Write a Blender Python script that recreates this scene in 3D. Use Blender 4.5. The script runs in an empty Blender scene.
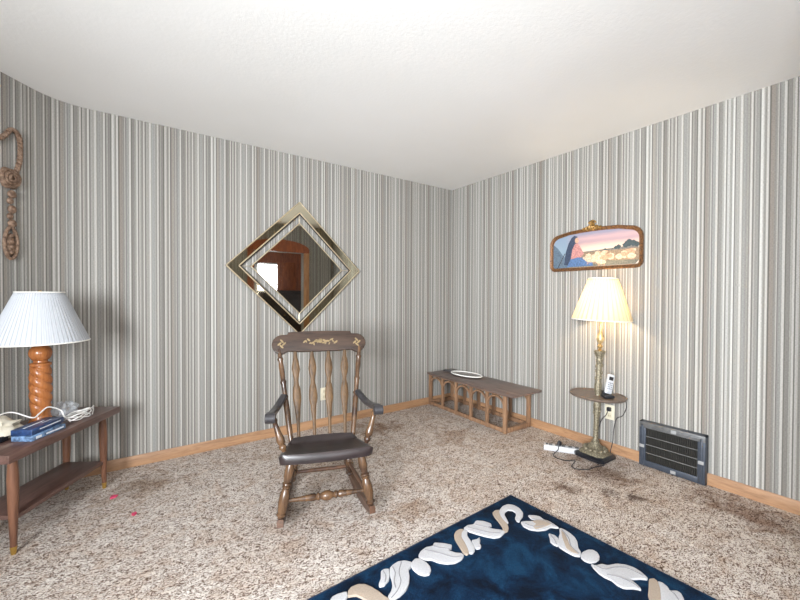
import bpy, bmesh, math, random
from mathutils import Vector, Matrix
PI = math.pi
scn = bpy.context.scene
COL = scn.collection
random.seed(7)

# ------------------------------------------------------------------ materials
def s2l(c):
    r = []
    for v in c:
        v /= 255.0
        r.append(v / 12.92 if v <= 0.04045 else ((v + 0.055) / 1.055) ** 2.4)
    return (*r, 1.0)

def newmat(name, rough=0.6, metal=0.0, col=None, spec=None):
    m = bpy.data.materials.new(name); m.use_nodes = True
    nt = m.node_tree; b = nt.nodes['Principled BSDF']
    b.inputs['Roughness'].default_value = rough
    b.inputs['Metallic'].default_value = metal
    if spec is not None: b.inputs['Specular IOR Level'].default_value = spec
    if col: b.inputs['Base Color'].default_value = s2l(col)
    return m, nt, b

def nd(nt, t, **kw):
    n = nt.nodes.new(t)
    for k, v in kw.items(): setattr(n, k, v)
    return n

def ramp(nt, stops, fac, interp='LINEAR'):
    r = nd(nt, 'ShaderNodeValToRGB'); cr = r.color_ramp; cr.interpolation = interp
    while len(cr.elements) < len(stops): cr.elements.new(0.5)
    for e, (p, c) in zip(cr.elements, stops):
        e.position = p; e.color = s2l(c)
    nt.links.new(fac, r.inputs['Fac']); return r.outputs['Color']

def mth(nt, op, a, b=None):
    n = nd(nt, 'ShaderNodeMath', operation=op)
    for i, v in enumerate((a, b)):
        if v is None: continue
        if isinstance(v, (int, float)): n.inputs[i].default_value = v
        else: nt.links.new(v, n.inputs[i])
    return n.outputs[0]

def mix(nt, fac, a, b, mode='MIX'):
    n = nd(nt, 'ShaderNodeMix', data_type='RGBA', blend_type=mode)
    for sock, v in ((n.inputs[0], fac), (n.inputs[6], a), (n.inputs[7], b)):
        if isinstance(v, (int, float)): sock.default_value = v
        elif isinstance(v, tuple): sock.default_value = s2l(v)
        else: nt.links.new(v, sock)
    return n.outputs[2]

def noise(nt, vec, scale, detail=2.0, rough=0.5, dist=0.0):
    n = nd(nt, 'ShaderNodeTexNoise')
    n.inputs['Scale'].default_value = scale; n.inputs['Detail'].default_value = detail
    n.inputs['Roughness'].default_value = rough; n.inputs['Distortion'].default_value = dist
    nt.links.new(vec, n.inputs['Vector']); return n.outputs[0]

def mapping(nt, src, scale=(1, 1, 1), loc=(0, 0, 0)):
    m = nd(nt, 'ShaderNodeMapping'); m.inputs['Scale'].default_value = scale; m.inputs['Location'].default_value = loc
    nt.links.new(src, m.inputs['Vector']); return m.outputs[0]

def coord(nt, which='Object'):
    return nd(nt, 'ShaderNodeTexCoord').outputs[which]

def bump(nt, b, h, strength=0.3, dist=0.01):
    n = nd(nt, 'ShaderNodeBump'); n.inputs['Strength'].default_value = strength; n.inputs['Distance'].default_value = dist
    nt.links.new(h, n.inputs['Height']); nt.links.new(n.outputs[0], b.inputs['Normal'])

def plain(name, col, rough=0.5, metal=0.0, spec=None, var=0.06, vs=30):
    m, nt, b = newmat(name, rough, metal, col, spec)
    n = noise(nt, coord(nt), vs, 3)
    d = tuple(max(0, c * (1 - var)) for c in col); l = tuple(min(255, c * (1 + var)) for c in col)
    nt.links.new(ramp(nt, [(0.3, d), (0.7, l)], n), b.inputs['Base Color'])
    return m

def wood(name, dark, light, axis='X', rough=0.35, fine=60, wear=None):
    m, nt, b = newmat(name, rough)
    sc = {'X': (1.5, 14, 14), 'Y': (14, 1.5, 14), 'Z': (14, 14, 1.5)}[axis]
    v = mapping(nt, coord(nt), sc)
    n1 = noise(nt, v, 2.2, 5, 0.6, 0.8)
    n2 = noise(nt, v, fine / 6, 3, 0.6)
    f = mth(nt, 'ADD', mth(nt, 'MULTIPLY', n1, 0.7), mth(nt, 'MULTIPLY', n2, 0.3))
    c = ramp(nt, [(0.33, dark), (0.5, tuple((a + 2 * e) / 3 for a, e in zip(dark, light))), (0.66, light)], f)
    if wear:
        w = noise(nt, coord(nt), 9, 3)
        wf = nd(nt, 'ShaderNodeMapRange'); wf.inputs[1].default_value = 0.48; wf.inputs[2].default_value = 0.62
        nt.links.new(w, wf.inputs[0])
        c = mix(nt, wf.outputs[0], c, wear)
    nt.links.new(c, b.inputs['Base Color'])
    bump(nt, b, n2, 0.08, 0.002)
    return m

def wallpaper():
    m, nt, b = newmat('striped_wallpaper', 0.85, spec=0.2)
    uv = nd(nt, 'ShaderNodeUVMap').outputs[0]
    sx = nd(nt, 'ShaderNodeSeparateXYZ'); nt.links.new(uv, sx.inputs[0]); u = sx.outputs[0]
    W, L, M, D, K, Bn, G = (232, 230, 223), (210, 208, 202), (190, 188, 182), (168, 166, 160), (132, 129, 125), (180, 173, 164), (182, 182, 178)
    seq = [(W, 9), (D, 4), (G, 14), (M, 7), (D, 6), (W, 9), (K, 5), (M, 8), (D, 12), (K, 5), (W, 10), (L, 4), (D, 9), (W, 8), (K, 6),
           (Bn, 15), (D, 8), (L, 6), (K, 4), (G, 14), (W, 9), (K, 5), (D, 14), (M, 8), (W, 8), (K, 5), (L, 11), (D, 10),
           (W, 9), (K, 5), (M, 18)]
    tot = sum(w for _, w in seq)
    per = 1.15 * tot / 1000.0
    fr = mth(nt, 'FRACT', mth(nt, 'DIVIDE', mth(nt, 'ADD', u, 20.0), per))
    stops = []; p = 0
    for c, w in seq: stops.append((p / tot, c)); p += w
    # neighbouring threads blend slightly into each other: average of two near samples
    c1 = ramp(nt, stops, fr, 'CONSTANT')
    fr2 = mth(nt, 'FRACT', mth(nt, 'DIVIDE', mth(nt, 'ADD', u, 20.0024), per))
    c2 = ramp(nt, stops, fr2, 'CONSTANT')
    c = mix(nt, 0.5, c1, c2)
    cu = nd(nt, 'ShaderNodeCombineXYZ'); nt.links.new(u, cu.inputs[0])
    f1 = noise(nt, cu.outputs[0], 210, 2, 0.7)
    f2 = noise(nt, cu.outputs[0], 9.0, 3, 0.6)
    c = mix(nt, 1.0, c, ramp(nt, [(0.3, (205, 204, 203)), (0.7, (255, 255, 255))], f1), 'MULTIPLY')
    c = mix(nt, 1.0, c, ramp(nt, [(0.36, (224, 220, 217)), (0.62, (255, 255, 255))], f2), 'MULTIPLY')
    th = noise(nt, mapping(nt, uv, (120, 330, 1)), 1.0, 3, 0.75)
    c = mix(nt, 1.0, c, ramp(nt, [(0.32, (196, 195, 194)), (0.66, (255, 255, 255))], th), 'MULTIPLY')
    nt.links.new(c, b.inputs['Base Color'])
    bump(nt, b, th, 0.25, 0.002)
    return m

def carpet():
    m, nt, b = newmat('sculptured_carpet', 0.95, spec=0.1)
    o = coord(nt)
    n1 = noise(nt, mapping(nt, o, (1, 1.6, 1)), 50, 1.5, 0.5, 2.2)
    n2 = noise(nt, o, 150, 2, 0.7)
    n3 = noise(nt, o, 1.3, 3, 0.6)
    n4 = noise(nt, o, 9, 3, 0.6, 0.8)
    f = mth(nt, 'ADD', mth(nt, 'MULTIPLY', n1, 0.78), mth(nt, 'MULTIPLY', n2, 0.22))
    c = ramp(nt, [(0.40, (104, 86, 75)), (0.455, (162, 146, 136)), (0.505, (209, 200, 191)), (0.60, (225, 217, 209))], f)
    c = mix(nt, 1.0, c, ramp(nt, [(0.3, (244, 239, 235)), (0.62, (255, 255, 255))], n3), 'MULTIPLY')
    c = mix(nt, 1.0, c, ramp(nt, [(0.32, (236, 226, 218)), (0.55, (255, 255, 255))], n4), 'MULTIPLY')
    # worn and soiled spots with their own place and shape
    for (x, y, r, col, amt, st) in STAINS:
        v = mapping(nt, o, (1 / (r * st), 1 / r, 1), (-x / (r * st), -y / r, 0))
        d = nd(nt, 'ShaderNodeVectorMath', operation='LENGTH'); nt.links.new(v, d.inputs[0])
        dn = mth(nt, 'ADD', d.outputs['Value'], mth(nt, 'MULTIPLY', mth(nt, 'SUBTRACT', n4, 0.5), 2.2))
        k = nd(nt, 'ShaderNodeMapRange'); k.inputs[1].default_value = 1.15; k.inputs[2].default_value = 0.3
        k.inputs[3].default_value = 0; k.inputs[4].default_value = amt; nt.links.new(dn, k.inputs[0])
        c = mix(nt, k.outputs[0], c, mix(nt, 1.0, c, col, 'MULTIPLY'))
    nt.links.new(c, b.inputs['Base Color'])
    bump(nt, b, f, 0.9, 0.014)
    return m

# soiled spots on the carpet: x, y, radius, tint, amount, stretch
STAINS = [(-0.79, -1.92, .08, (150, 128, 112), .7, 1.0), (-0.62, -2.10, .07, (125, 112, 108), .7, .9), (-0.57, -2.22, .06, (120, 105, 100), .8, 1.0),
          (-0.75, -0.85, .18, (205, 188, 174), .6, 1.3), (-1.2, -0.33, .16, (185, 164, 148), .8, 1.5),
          (-0.22, -2.65, .30, (170, 146, 132), .8, .6),
          (-3.0, -0.35, .16, (190, 175, 160), .7, 1.2), (-1.75, -1.55, .10, (205, 184, 164), .6, 2.0), (-0.4, -1.95, .2, (170, 155, 145), .8, 1.0)]

def navy_pile():
    m, nt, b = newmat('navy_rug_pile', 0.9, spec=0.15)
    o = coord(nt)
    n1 = noise(nt, o, 7, 4, 0.65, 0.6); n2 = noise(nt, o, 260, 2, 0.7)
    c = ramp(nt, [(0.36, (6, 22, 40)), (0.5, (11, 43, 72)), (0.64, (22, 66, 98))], n1)
    c = mix(nt, 1.0, c, ramp(nt, [(0.3, (175, 180, 190)), (0.7, (255, 255, 255))], n2), 'MULTIPLY')
    nt.links.new(c, b.inputs['Base Color']); bump(nt, b, n2, 0.7, 0.006)
    return m

def pile(name, col):
    m, nt, b = newmat(name, 0.95, spec=0.1)
    n2 = noise(nt, coord(nt), 240, 2, 0.7)
    c = ramp(nt, [(0.3, tuple(v * .86 for v in col)), (0.7, col)], n2)
    nt.links.new(c, b.inputs['Base Color']); bump(nt, b, n2, 0.5, 0.005)
    return m

def shade_mat(name, col, trans=0.5, pleats=34):
    m, nt, b = newmat(name, 0.9, col=col, spec=0.1)
    t = nd(nt, 'ShaderNodeBsdfTranslucent'); t.inputs[0].default_value = s2l(col)
    mx = nd(nt, 'ShaderNodeMixShader'); mx.inputs[0].default_value = trans
    o = nd(nt, 'ShaderNodeSeparateXYZ'); nt.links.new(coord(nt), o.inputs[0])
    a = mth(nt, 'ARCTAN2', o.outputs[1], o.outputs[0])
    w = mth(nt, 'SINE', mth(nt, 'MULTIPLY', a, float(pleats)))      # doubled cloth in each pleat is denser
    c = ramp(nt, [(0.0, tuple(v * .84 for v in col)), (0.35, col)], mth(nt, 'ADD', mth(nt, 'MULTIPLY', w, 0.5), 0.5))
    nt.links.new(c, b.inputs['Base Color']); nt.links.new(c, t.inputs[0])
    nt.links.new(b.outputs[0], mx.inputs[1]); nt.links.new(t.outputs[0], mx.inputs[2])
    nt.links.new(mx.outputs[0], nt.nodes['Material Output'].inputs[0])
    return m

def emis(name, col, st):
    m, nt, b = newmat(name, 0.5, col=(230, 230, 230))
    b.inputs['Emission Color'].default_value = s2l(col); b.inputs['Emission Strength'].default_value = st
    return m

def clear_plastic(name, col=(235, 240, 245), alpha=0.35):
    m, nt, b = newmat(name, 0.12, col=col)
    t = nd(nt, 'ShaderNodeBsdfTransparent'); mx = nd(nt, 'ShaderNodeMixShader'); mx.inputs[0].default_value = alpha
    n = noise(nt, coord(nt), 40, 3); bump(nt, b, n, 0.8, 0.01)
    nt.links.new(t.outputs[0], mx.inputs[1]); nt.links.new(b.outputs[0], mx.inputs[2])
    nt.links.new(mx.outputs[0], nt.nodes['Material Output'].inputs[0])
    return m

def ceiling_mat():
    m, nt, b = newmat('textured_ceiling', 0.95, col=(238, 237, 235), spec=0.1)
    n = noise(nt, coord(nt), 55, 4, 0.6); bump(nt, b, n, 0.2, 0.005)
    n2 = noise(nt, coord(nt), 1.1, 3)
    nt.links.new(ramp(nt, [(0.3, (235, 234, 231)), (0.7, (240, 239, 237))], n2), b.inputs['Base Color'])
    return m

def antique(name, dark, light, metal=0.6, rough=0.4, sc=45):
    m, nt, b = newmat(name, rough, metal)
    n = noise(nt, coord(nt), sc, 4, 0.65)
    nt.links.new(ramp(nt, [(0.36, dark), (0.6, light)], n), b.inputs['Base Color'])
    bump(nt, b, n, 0.6, 0.006)
    return m

def sunset():
    m, nt, b = newmat('painted_sunset', 0.6, spec=0.2)
    uv = nd(nt, 'ShaderNodeUVMap').outputs[0]
    sx = nd(nt, 'ShaderNodeSeparateXYZ'); nt.links.new(uv, sx.inputs[0])
    n = noise(nt, mapping(nt, uv, (7, 26, 1)), 1.0, 4, 0.6, 0.6)
    f = mth(nt, 'ADD', sx.outputs[1], mth(nt, 'MULTIPLY', mth(nt, 'SUBTRACT', n, 0.5), 0.12))
    sky = ramp(nt, [(0.44, (211, 195, 176)), (0.53, (214, 190, 168)), (0.63, (198, 165, 154)), (0.72, (163, 139, 144)), (0.82, (181, 151, 151)), (0.93, (137, 132, 147))], f)
    left = ramp(nt, [(0.1, (86, 104, 120)), (0.5, (130, 148, 160)), (0.95, (128, 142, 160))], f)
    g = nd(nt, 'ShaderNodeMapRange'); g.inputs[1].default_value = 0.22; g.inputs[2].default_value = 0.40
    nt.links.new(mth(nt, 'ADD', sx.outputs[0], mth(nt, 'MULTIPLY', n, 0.1)), g.inputs[0])
    nt.links.new(mix(nt, g.outputs[0], left, sky), b.inputs['Base Color'])
    return m

# ------------------------------------------------------------------ mesh builder
class B:
    def __init__(self): self.bm = bmesh.new(); self.mi = 0
    def _fin(self, n0):
        self.bm.faces.ensure_lookup_table()
        for f in self.bm.faces[n0:]: f.material_index = self.mi
    def box(self, c, s, M=None, bev=0.0, seg=2):
        n0 = len(self.bm.faces)
        t = Matrix.Translation(c) @ Matrix.Diagonal((*s, 1))
        if M is not None: t = M @ t
        g = bmesh.ops.create_cube(self.bm, size=1.0, matrix=t)
        if bev:
            es = list({e for v in g['verts'] for e in v.link_edges})
            bmesh.ops.bevel(self.bm, geom=es, offset=bev, segments=seg, affect='EDGES', profile=0.5)
        self._fin(n0); return self
    def rings(self, rings, closed=True, capped=True, loop=False):
        n0 = len(self.bm.faces)
        vs = [[self.bm.verts.new(p) for p in r] for r in rings]
        n = len(vs[0]); R = len(vs)
        for i in range(R if loop else R - 1):
            a, b = vs[i], vs[(i + 1) % R]
            for j in range(n if closed else n - 1):
                k = (j + 1) % n
                try: self.bm.faces.new((a[j], a[k], b[k], b[j]))
                except ValueError: pass
        if capped and not loop and closed:
            for r, rev in ((vs[0], True), (vs[-1], False)):
                try: self.bm.faces.new(list(reversed(r)) if rev else r)
                except ValueError: pass
        self._fin(n0); return self
    def lathe(self, prof, seg=24, M=None, capped=True, fn=None):
        R = []
        for (r, z) in prof:
            ring = []
            for j in range(seg):
                a = 2 * PI * j / seg
                rr = max(r, 1e-4) * (fn(a, z) if fn else 1.0)
                p = Vector((rr * math.cos(a), rr * math.sin(a), z))
                ring.append(M @ p if M is not None else p)
            R.append(ring)
        return self.rings(R, True, capped)
    def turned(self, p0, p1, prof, seg=16):
        """prof: (t along p0->p1, radius)"""
        p0, p1 = Vector(p0), Vector(p1); d = p1 - p0; L = d.length
        M = Matrix.Translation(p0) @ d.to_track_quat('Z', 'Y').to_matrix().to_4x4()
        return self.lathe([(r, t * L) for t, r in prof], seg, M)
    def tube(self, pts, r, seg=8, loop=False):
        pts = [Vector(p) for p in pts]; n = len(pts)
        rad = r if isinstance(r, (list, tuple)) else [r] * n
        R = []; up = None
        for i, p in enumerate(pts):
            a = pts[(i - 1) % n] if (loop or i > 0) else p
            b = pts[(i + 1) % n] if (loop or i < n - 1) else p
            t = (b - a).normalized()
            if up is None:
                up = Vector((0, 0, 1)) if abs(t.z) < .9 else Vector((1, 0, 0))
            x = t.cross(up)
            if x.length < 1e-6: x = t.orthogonal()
            x.normalize(); up = x.cross(t).normalized()
            R.append([p + (x * math.cos(2 * PI * j / seg) + up * math.sin(2 * PI * j / seg)) * rad[i] for j in range(seg)])
        return self.rings(R, True, True, loop)
    def section(self, pts, sec, ups):
        """sweep a 2d section (a,b) along pts; a along side = t x up, b along up"""
        pts = [Vector(p) for p in pts]; R = []
        for i, p in enumerate(pts):
            t = (pts[min(i + 1, len(pts) - 1)] - pts[max(i - 1, 0)]).normalized()
            up = Vector(ups[i] if isinstance(ups, list) else ups)
            x = t.cross(up).normalized(); u = x.cross(t).normalized()
            s = sec(i / (len(pts) - 1))
            R.append([p + x * a + u * b for a, b in s])
        return self.rings(R)
    def prism(self, poly, z0, z1, M=None, bev=0.0):
        n0 = len(self.bm.faces)
        M = M or Matrix()
        bot = [self.bm.verts.new(M @ Vector((x, y, z0))) for x, y in poly]
        f = self.bm.faces.new(bot)
        g = bmesh.ops.extrude_face_region(self.bm, geom=[f])
        tv = [v for v in g['geom'] if isinstance(v, bmesh.types.BMVert)]
        d = (M.to_3x3() @ Vector((0, 0, z1 - z0)))
        for v in tv: v.co += d
        if bev:
            tf = [f2 for f2 in g['geom'] if isinstance(f2, bmesh.types.BMFace)]
            es = list({e for f2 in tf for e in f2.edges})
            bmesh.ops.bevel(self.bm, geom=es, offset=bev, segments=3, affect='EDGES', profile=0.6)
        self._fin(n0); return self
    def ball(self, c, r, sc=(1, 1, 1), seg=16, M=None):
        n0 = len(self.bm.faces)
        t = Matrix.Translation(c) @ Matrix.Diagonal((*sc, 1))
        if M is not None: t = M @ t
        bmesh.ops.create_uvsphere(self.bm, u_segments=seg, v_segments=max(6, seg // 2), radius=r, matrix=t)
        self._fin(n0); return self

def obj(name, b, mat, parent=None, label=None, smooth=40, matrix=None):
    bmesh.ops.recalc_face_normals(b.bm, faces=b.bm.faces[:])
    me = bpy.data.meshes.new(name); b.bm.to_mesh(me); b.bm.free()
    for m in (mat if isinstance(mat, list) else [mat]): me.materials.append(m)
    if smooth:
        me.polygons.foreach_set('use_smooth', [True] * len(me.polygons))
        me.set_sharp_from_angle(angle=math.radians(smooth))
    o = bpy.data.objects.new(name, me); COL.objects.link(o)
    if parent: o.parent = parent
    if matrix is not None: o.matrix_local = matrix
    if label: o['label'] = label
    return o

def thing(name, label, cat, loc=(0, 0, 0), rotz=0, group=None, rot=None):
    o = bpy.data.objects.new(name, None); COL.objects.link(o)
    o.empty_display_size = 0.1
    o.location = loc; o.rotation_euler = rot or (0, 0, rotz)
    return tag(o, label, cat, group)

def tag(o, label, cat, group=None):
    o['label'] = label; o['category'] = cat
    if group: o['group'] = group
    return o

def struct(name, b, mat, parent=None, smooth=40):
    o = obj(name, b, mat, parent, smooth=smooth)
    if not parent: o['kind'] = 'structure'
    return o

def bez(pts, n=10):
    """Catmull-Rom through pts"""
    P = [Vector(p) for p in pts]; P = [2 * P[0] - P[1]] + P + [2 * P[-1] - P[-2]]
    out = []
    for i in range(1, len(P) - 2):
        for k in range(n):
            t = k / n
            a, b_, c, d = P[i - 1], P[i], P[i + 1], P[i + 2]
            out.append(0.5 * ((2 * b_) + (c - a) * t + (2 * a - 5 * b_ + 4 * c - d) * t * t + (3 * b_ - a - 3 * c + d) * t ** 3))
    out.append(P[-2]); return out

def wallmesh(name, path, u0, z0, z1, mat, thick, holes=()):
    """vertical wall along path of (x,y) with thickness away from the room (left of path direction is outside when thick>0);
    uv: u = length along the path in metres. holes: (s0,s1,z0,z1) in path length, straight stretches only."""
    S = [0.0]
    for a, b_ in zip(path, path[1:]): S.append(S[-1] + math.dist(a, b_))
    def at(s):
        for i in range(len(path) - 1):
            if s <= S[i + 1] + 1e-9:
                t = (s - S[i]) / (S[i + 1] - S[i])
                return (path[i][0] + (path[i + 1][0] - path[i][0]) * t, path[i][1] + (path[i + 1][1] - path[i][1]) * t)
        return path[-1]
    ss = sorted(set([round(s, 5) for s in S] + [round(v, 5) for h in holes for v in h[:2]]))
    zz = sorted(set([z0, z1] + [v for h in holes for v in h[2:]]))
    bm = bmesh.new(); uvl = bm.loops.layers.uv.new('UVMap'); V = {}
    def off(i):
        a = at(ss[max(i - 1, 0)]); b_ = at(ss[min(i + 1, len(ss) - 1)])
        t = Vector((b_[0] - a[0], b_[1] - a[1])).normalized(); return Vector((-t.y, t.x)) * thick
    def v(i, k, side):
        if (i, k, side) not in V:
            p = at(ss[i]); o = off(i) if side else Vector((0, 0))
            V[(i, k, side)] = bm.verts.new((p[0] + o.x, p[1] + o.y, zz[k]))
        return V[(i, k, side)]
    def hole(i, k):
        if not (0 <= i < len(ss) - 1 and 0 <= k < len(zz) - 1): return True
        m = (ss[i] + ss[i + 1]) / 2; z = (zz[k] + zz[k + 1]) / 2
        return any(h[0] < m < h[1] and h[2] < z < h[3] for h in holes)
    for i in range(len(ss) - 1):
        for k in range(len(zz) - 1):
            if hole(i, k): continue
            for side in (0, 1):
                f = bm.faces.new((v(i, k, side), v(i + 1, k, side), v(i + 1, k + 1, side), v(i, k + 1, side)))
                for l, (a, c) in zip(f.loops, ((i, k), (i + 1, k), (i + 1, k + 1), (i, k + 1))): l[uvl].uv = (u0 + ss[a], zz[c])
            if hole(i - 1, k): bm.faces.new((v(i, k, 0), v(i, k + 1, 0), v(i, k + 1, 1), v(i, k, 1)))
            if hole(i + 1, k): bm.faces.new((v(i + 1, k, 0), v(i + 1, k + 1, 0), v(i + 1, k + 1, 1), v(i + 1, k, 1)))
            if hole(i, k - 1): bm.faces.new((v(i, k, 0), v(i + 1, k, 0), v(i + 1, k, 1), v(i, k, 1)))
            if hole(i, k + 1): bm.faces.new((v(i, k + 1, 0), v(i + 1, k + 1, 0), v(i + 1, k + 1, 1), v(i, k + 1, 1)))
    b_ = B(); b_.bm.free(); b_.bm = bm
    o = obj(name, b_, mat, smooth=30); o['kind'] = 'structure'; return o
P_W1, P_W2, P_LAMP, EXPOSURE = 145.0, 34.0, 8.0, 0.23
# ------------------------------------------------------------------ palette
M_wall = wallpaper(); M_ceil = ceiling_mat(); M_carpet = carpet()
M_base = wood('honey_oak_trim', (134, 99, 72), (178, 138, 102), 'X', 0.45)
M_basey = wood('honey_oak_trim_side', (134, 99, 72), (178, 138, 102), 'Y', 0.45)
M_casing = wood('reddish_door_wood', (110, 54, 26), (168, 92, 50), 'Z', 0.4)
M_casing_l = wood('light_door_casing', (150, 100, 62), (196, 148, 104), 'Z', 0.4)
M_white = plain('white_paint', (232, 230, 226), 0.5, var=0.02)
M_sky = emis('daylit_window_glass', (236, 242, 255), 2.5)

H = 2.44
# ------------------------------------------------------------------ the setting
def quad_bez(a, c, b_, n=12):
    return [tuple((1 - t) ** 2 * a[i] + 2 * t * (1 - t) * c[i] + t * t * b_[i] for i in (0, 1)) for t in [k / n for k in range(n + 1)]]
W1 = (-4.35, -3.35); W2 = (-3.6, -2.2); WZ = (0.75, 2.15)
LX, SY, FY, PX = -5.0, -5.2, -3.3, -1.9
fillet = quad_bez((-3.523, -0.126), (-3.424, 0.0), (-3.264, 0.0))
dx, dy = -0.6197, -0.7848
k_ = (LX + 3.523) / dx
left_path = [(LX, SY), (LX, -0.126 + dy * k_)] + fillet
Ltot = sum(math.dist(a, c) for a, c in zip(left_path, left_path[1:]))
wallmesh('wall_left', left_path, -3.264 - Ltot, 0, H, M_wall, 0.12, [(W1[0] - SY, W1[1] - SY, *WZ)])
wallmesh('wall_back', [(-3.264, 0), (0, 0)], -3.264, 0, H, M_wall, 0.12)
wallmesh('wall_right', [(0, 0), (0, FY)], 0.0, 0, H, M_wall, 0.12)
DX0, DX1, DZ = -1.42, -0.56, 1.96
wallmesh('wall_front', [(0, FY), (PX, FY), (PX, SY)], 3.3, 0, H, M_wall, 0.12, [(-DX1, -DX0, 0, DZ)])
wallmesh('wall_south', [(PX, SY), (LX, SY)], 1.0, 0, H, M_wall, 0.12,
         [(PX - W2[1], PX - W2[0], *WZ)])
# the next room behind the doorway
M_plain = plain('beige_wall_paint', (196, 186, 170), 0.8, var=0.03)
b = B(); b.box((-0.2, -6.36, H / 2), (3.6, 0.12, H)); struct('wall_far_room_end', b, M_casing)
b = B(); b.box((1.56, -4.84, H / 2), (0.12, 2.92, H)); struct('wall_far_room_side', b, M_plain)

b = B(); b.box((-1.6, -3.1, -0.05), (7.6, 7.4, 0.1)); o = struct('floor', b, M_carpet)
b = B(); b.box((-1.6, -3.1, H + 0.05), (7.6, 7.4, 0.1)); struct('ceiling', b, M_ceil)

BH, BT = 0.075, 0.014
prof = [(0, 0), (BT, 0), (BT, BH - 0.012), (BT - 0.006, BH), (0, BH)]
def baseboard(name, path, mat):
    """path runs with the room on its right-hand side"""
    R = []
    for i, p in enumerate(path):
        a = path[max(i - 1, 0)]; c = path[min(i + 1, len(path) - 1)]
        t = Vector((c[0] - a[0], c[1] - a[1])).normalized(); n = Vector((t.y, -t.x))
        R.append([Vector((p[0] + n.x * (q - 0.001), p[1] + n.y * (q - 0.001), z)) for q, z in prof])
    bb = B(); bb.rings(R); struct(name, bb, mat, smooth=30)
baseboard('baseboard_back', [(-3.264, 0), (-BT, 0)], M_base)
baseboard('baseboard_right', [(0, -0.001), (0, FY + BT)], M_basey)
baseboard('baseboard_left', left_path, M_basey)
baseboard('baseboard_front', [(0 - BT, FY), (DX1 + 0.08, FY)], M_base)

# doorway seen in the mirror: reddish wood casing with an arched head board
b = B()
b.box((DX0 - 0.05, FY + 0.012, DZ / 2), (0.1, 0.03, DZ), bev=0.004)
struct('trim_1', b, M_casing)
b = B(); b.box((DX1 + 0.05, FY + 0.012, DZ / 2), (0.1, 0.03, DZ), bev=0.004); struct('trim_2', b, M_casing_l)
b = B(); cxd = (DX0 + DX1) / 2; hw = (DX1 - DX0) / 2 + 0.1
poly = [(-hw, 0), (hw, 0)] + [(hw * math.cos(a), 0.05 + 0.16 * math.sin(a)) for a in [PI * k / 16 for k in range(17)]]
b.prism(poly, 0, 0.03, Matrix.Translation((cxd, FY + 0.03, DZ)) @ Matrix.Rotation(PI / 2, 4, 'X')); struct('trim_3', b, M_casing)
def window(name, x0, x1, z0, z1, y, mat, pane_mat):
    w = bpy.data.objects.new(name, None); COL.objects.link(w); w.location = ((x0 + x1) / 2, y, z0); w['kind'] = 'structure'
    hw_, hh = (x1 - x0) / 2, z1 - z0
    f = B()
    for sx in (-1, 1): f.box((sx * (hw_ - 0.025), 0, hh / 2), (0.05, 0.08, hh), bev=0.004)
    for zz in (0.025, hh / 2, hh - 0.025): f.box((0, 0, zz), (hw_ * 2, 0.08, 0.05), bev=0.004)
    f.box((0, 0, hh / 2), (0.035, 0.06, hh))
    p = obj('window_frame', f, mat, w)
    g = B(); g.box((0, -0.02, hh / 2), (hw_ * 2 - 0.06, 0.006, hh - 0.06)); obj('window_glass', g, pane_mat, w)
    s = B(); s.box((0, 0.09, -0.02), (hw_ * 2 + 0.12, 0.12, 0.04), bev=0.006); obj('window_sill', s, mat, w)
    return w
w1 = window('window_1', *W1, *WZ, 0, M_white, M_sky)
w1.location = (LX - 0.06, (W1[0] + W1[1]) / 2, WZ[0]); w1.rotation_euler = (0, 0, -PI / 2)
window('fill_window', *W2, *WZ, SY - 0.06, M_white, M_sky)  # added unseen window with a glowing pane, for soft fill behind the camera
# far-room window with its blind, brown panelled door and sideboard (all met only through the mirror)
M_sky2 = emis('daylit_blind', (226, 236, 240), 0.75)
window('window_3', -0.66, -0.14, 1.0, 2.0, -6.27, M_white, M_sky2)
b = B(); b.box((0.12, -6.27, 1.02), (0.5, 0.05, 2.04), bev=0.004)
d2 = struct('door_1', b, M_casing)
b = B(); b.box((0, 0, 0), (0.3, 0.012, 0.7), bev=0.004); b.box((0, 0, 0.92), (0.3, 0.012, 0.85), bev=0.004)
obj('door_panel', b, M_casing, d2, matrix=Matrix.Translation((0.12, -6.24, 0.6)))
b = B(); b.ball((0, 0, 0), 0.03); obj('door_knob', b, plain('brass_knob', (190, 150, 80), 0.3, 1.0), d2, matrix=Matrix.Translation((-0.07, -6.215, 1.0)))
b = B(); b.box((-0.88, -6.28, 1.02), (0.3, 0.03, 2.04), bev=0.004); struct('trim_4', b, M_casing)

M_dark = wood('dark_sideboard_wood', (38, 26, 20), (74, 52, 40), 'X', 0.4)
sb = thing('sideboard', 'dark wooden sideboard in the next room, seen in the diamond mirror', 'sideboard', (-0.08, -5.85, 0))
sb.scale = (1, 1, 1.14)
b = B(); b.box((0, 0, 0.6), (1.1, 0.42, 1.04), bev=0.006); b.box((0, 0, 1.14), (1.16, 0.46, 0.04), bev=0.006); obj('body', b, M_dark, sb)
for sx in (-0.27, 0.27):
    b = B(); b.box((sx, 0.218, 0.6), (0.48, 0.02, 0.9), bev=0.005); dd = obj('door', b, M_dark, sb)
    b = B(); b.ball((sx * 0.25, 0.24, 0.65), 0.018); obj('knob', b, plain('knob_brass', (180, 140, 80), 0.3, 1.0), dd)
for sx in (-1, 1):
    for sy in (-1, 1):
        b = B(); b.turned((sx * 0.5, sy * 0.17, 0.09), (sx * 0.5, sy * 0.17, 0), [(0, .03), (1, .02)]); obj('leg', b, M_dark, sb)

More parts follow.
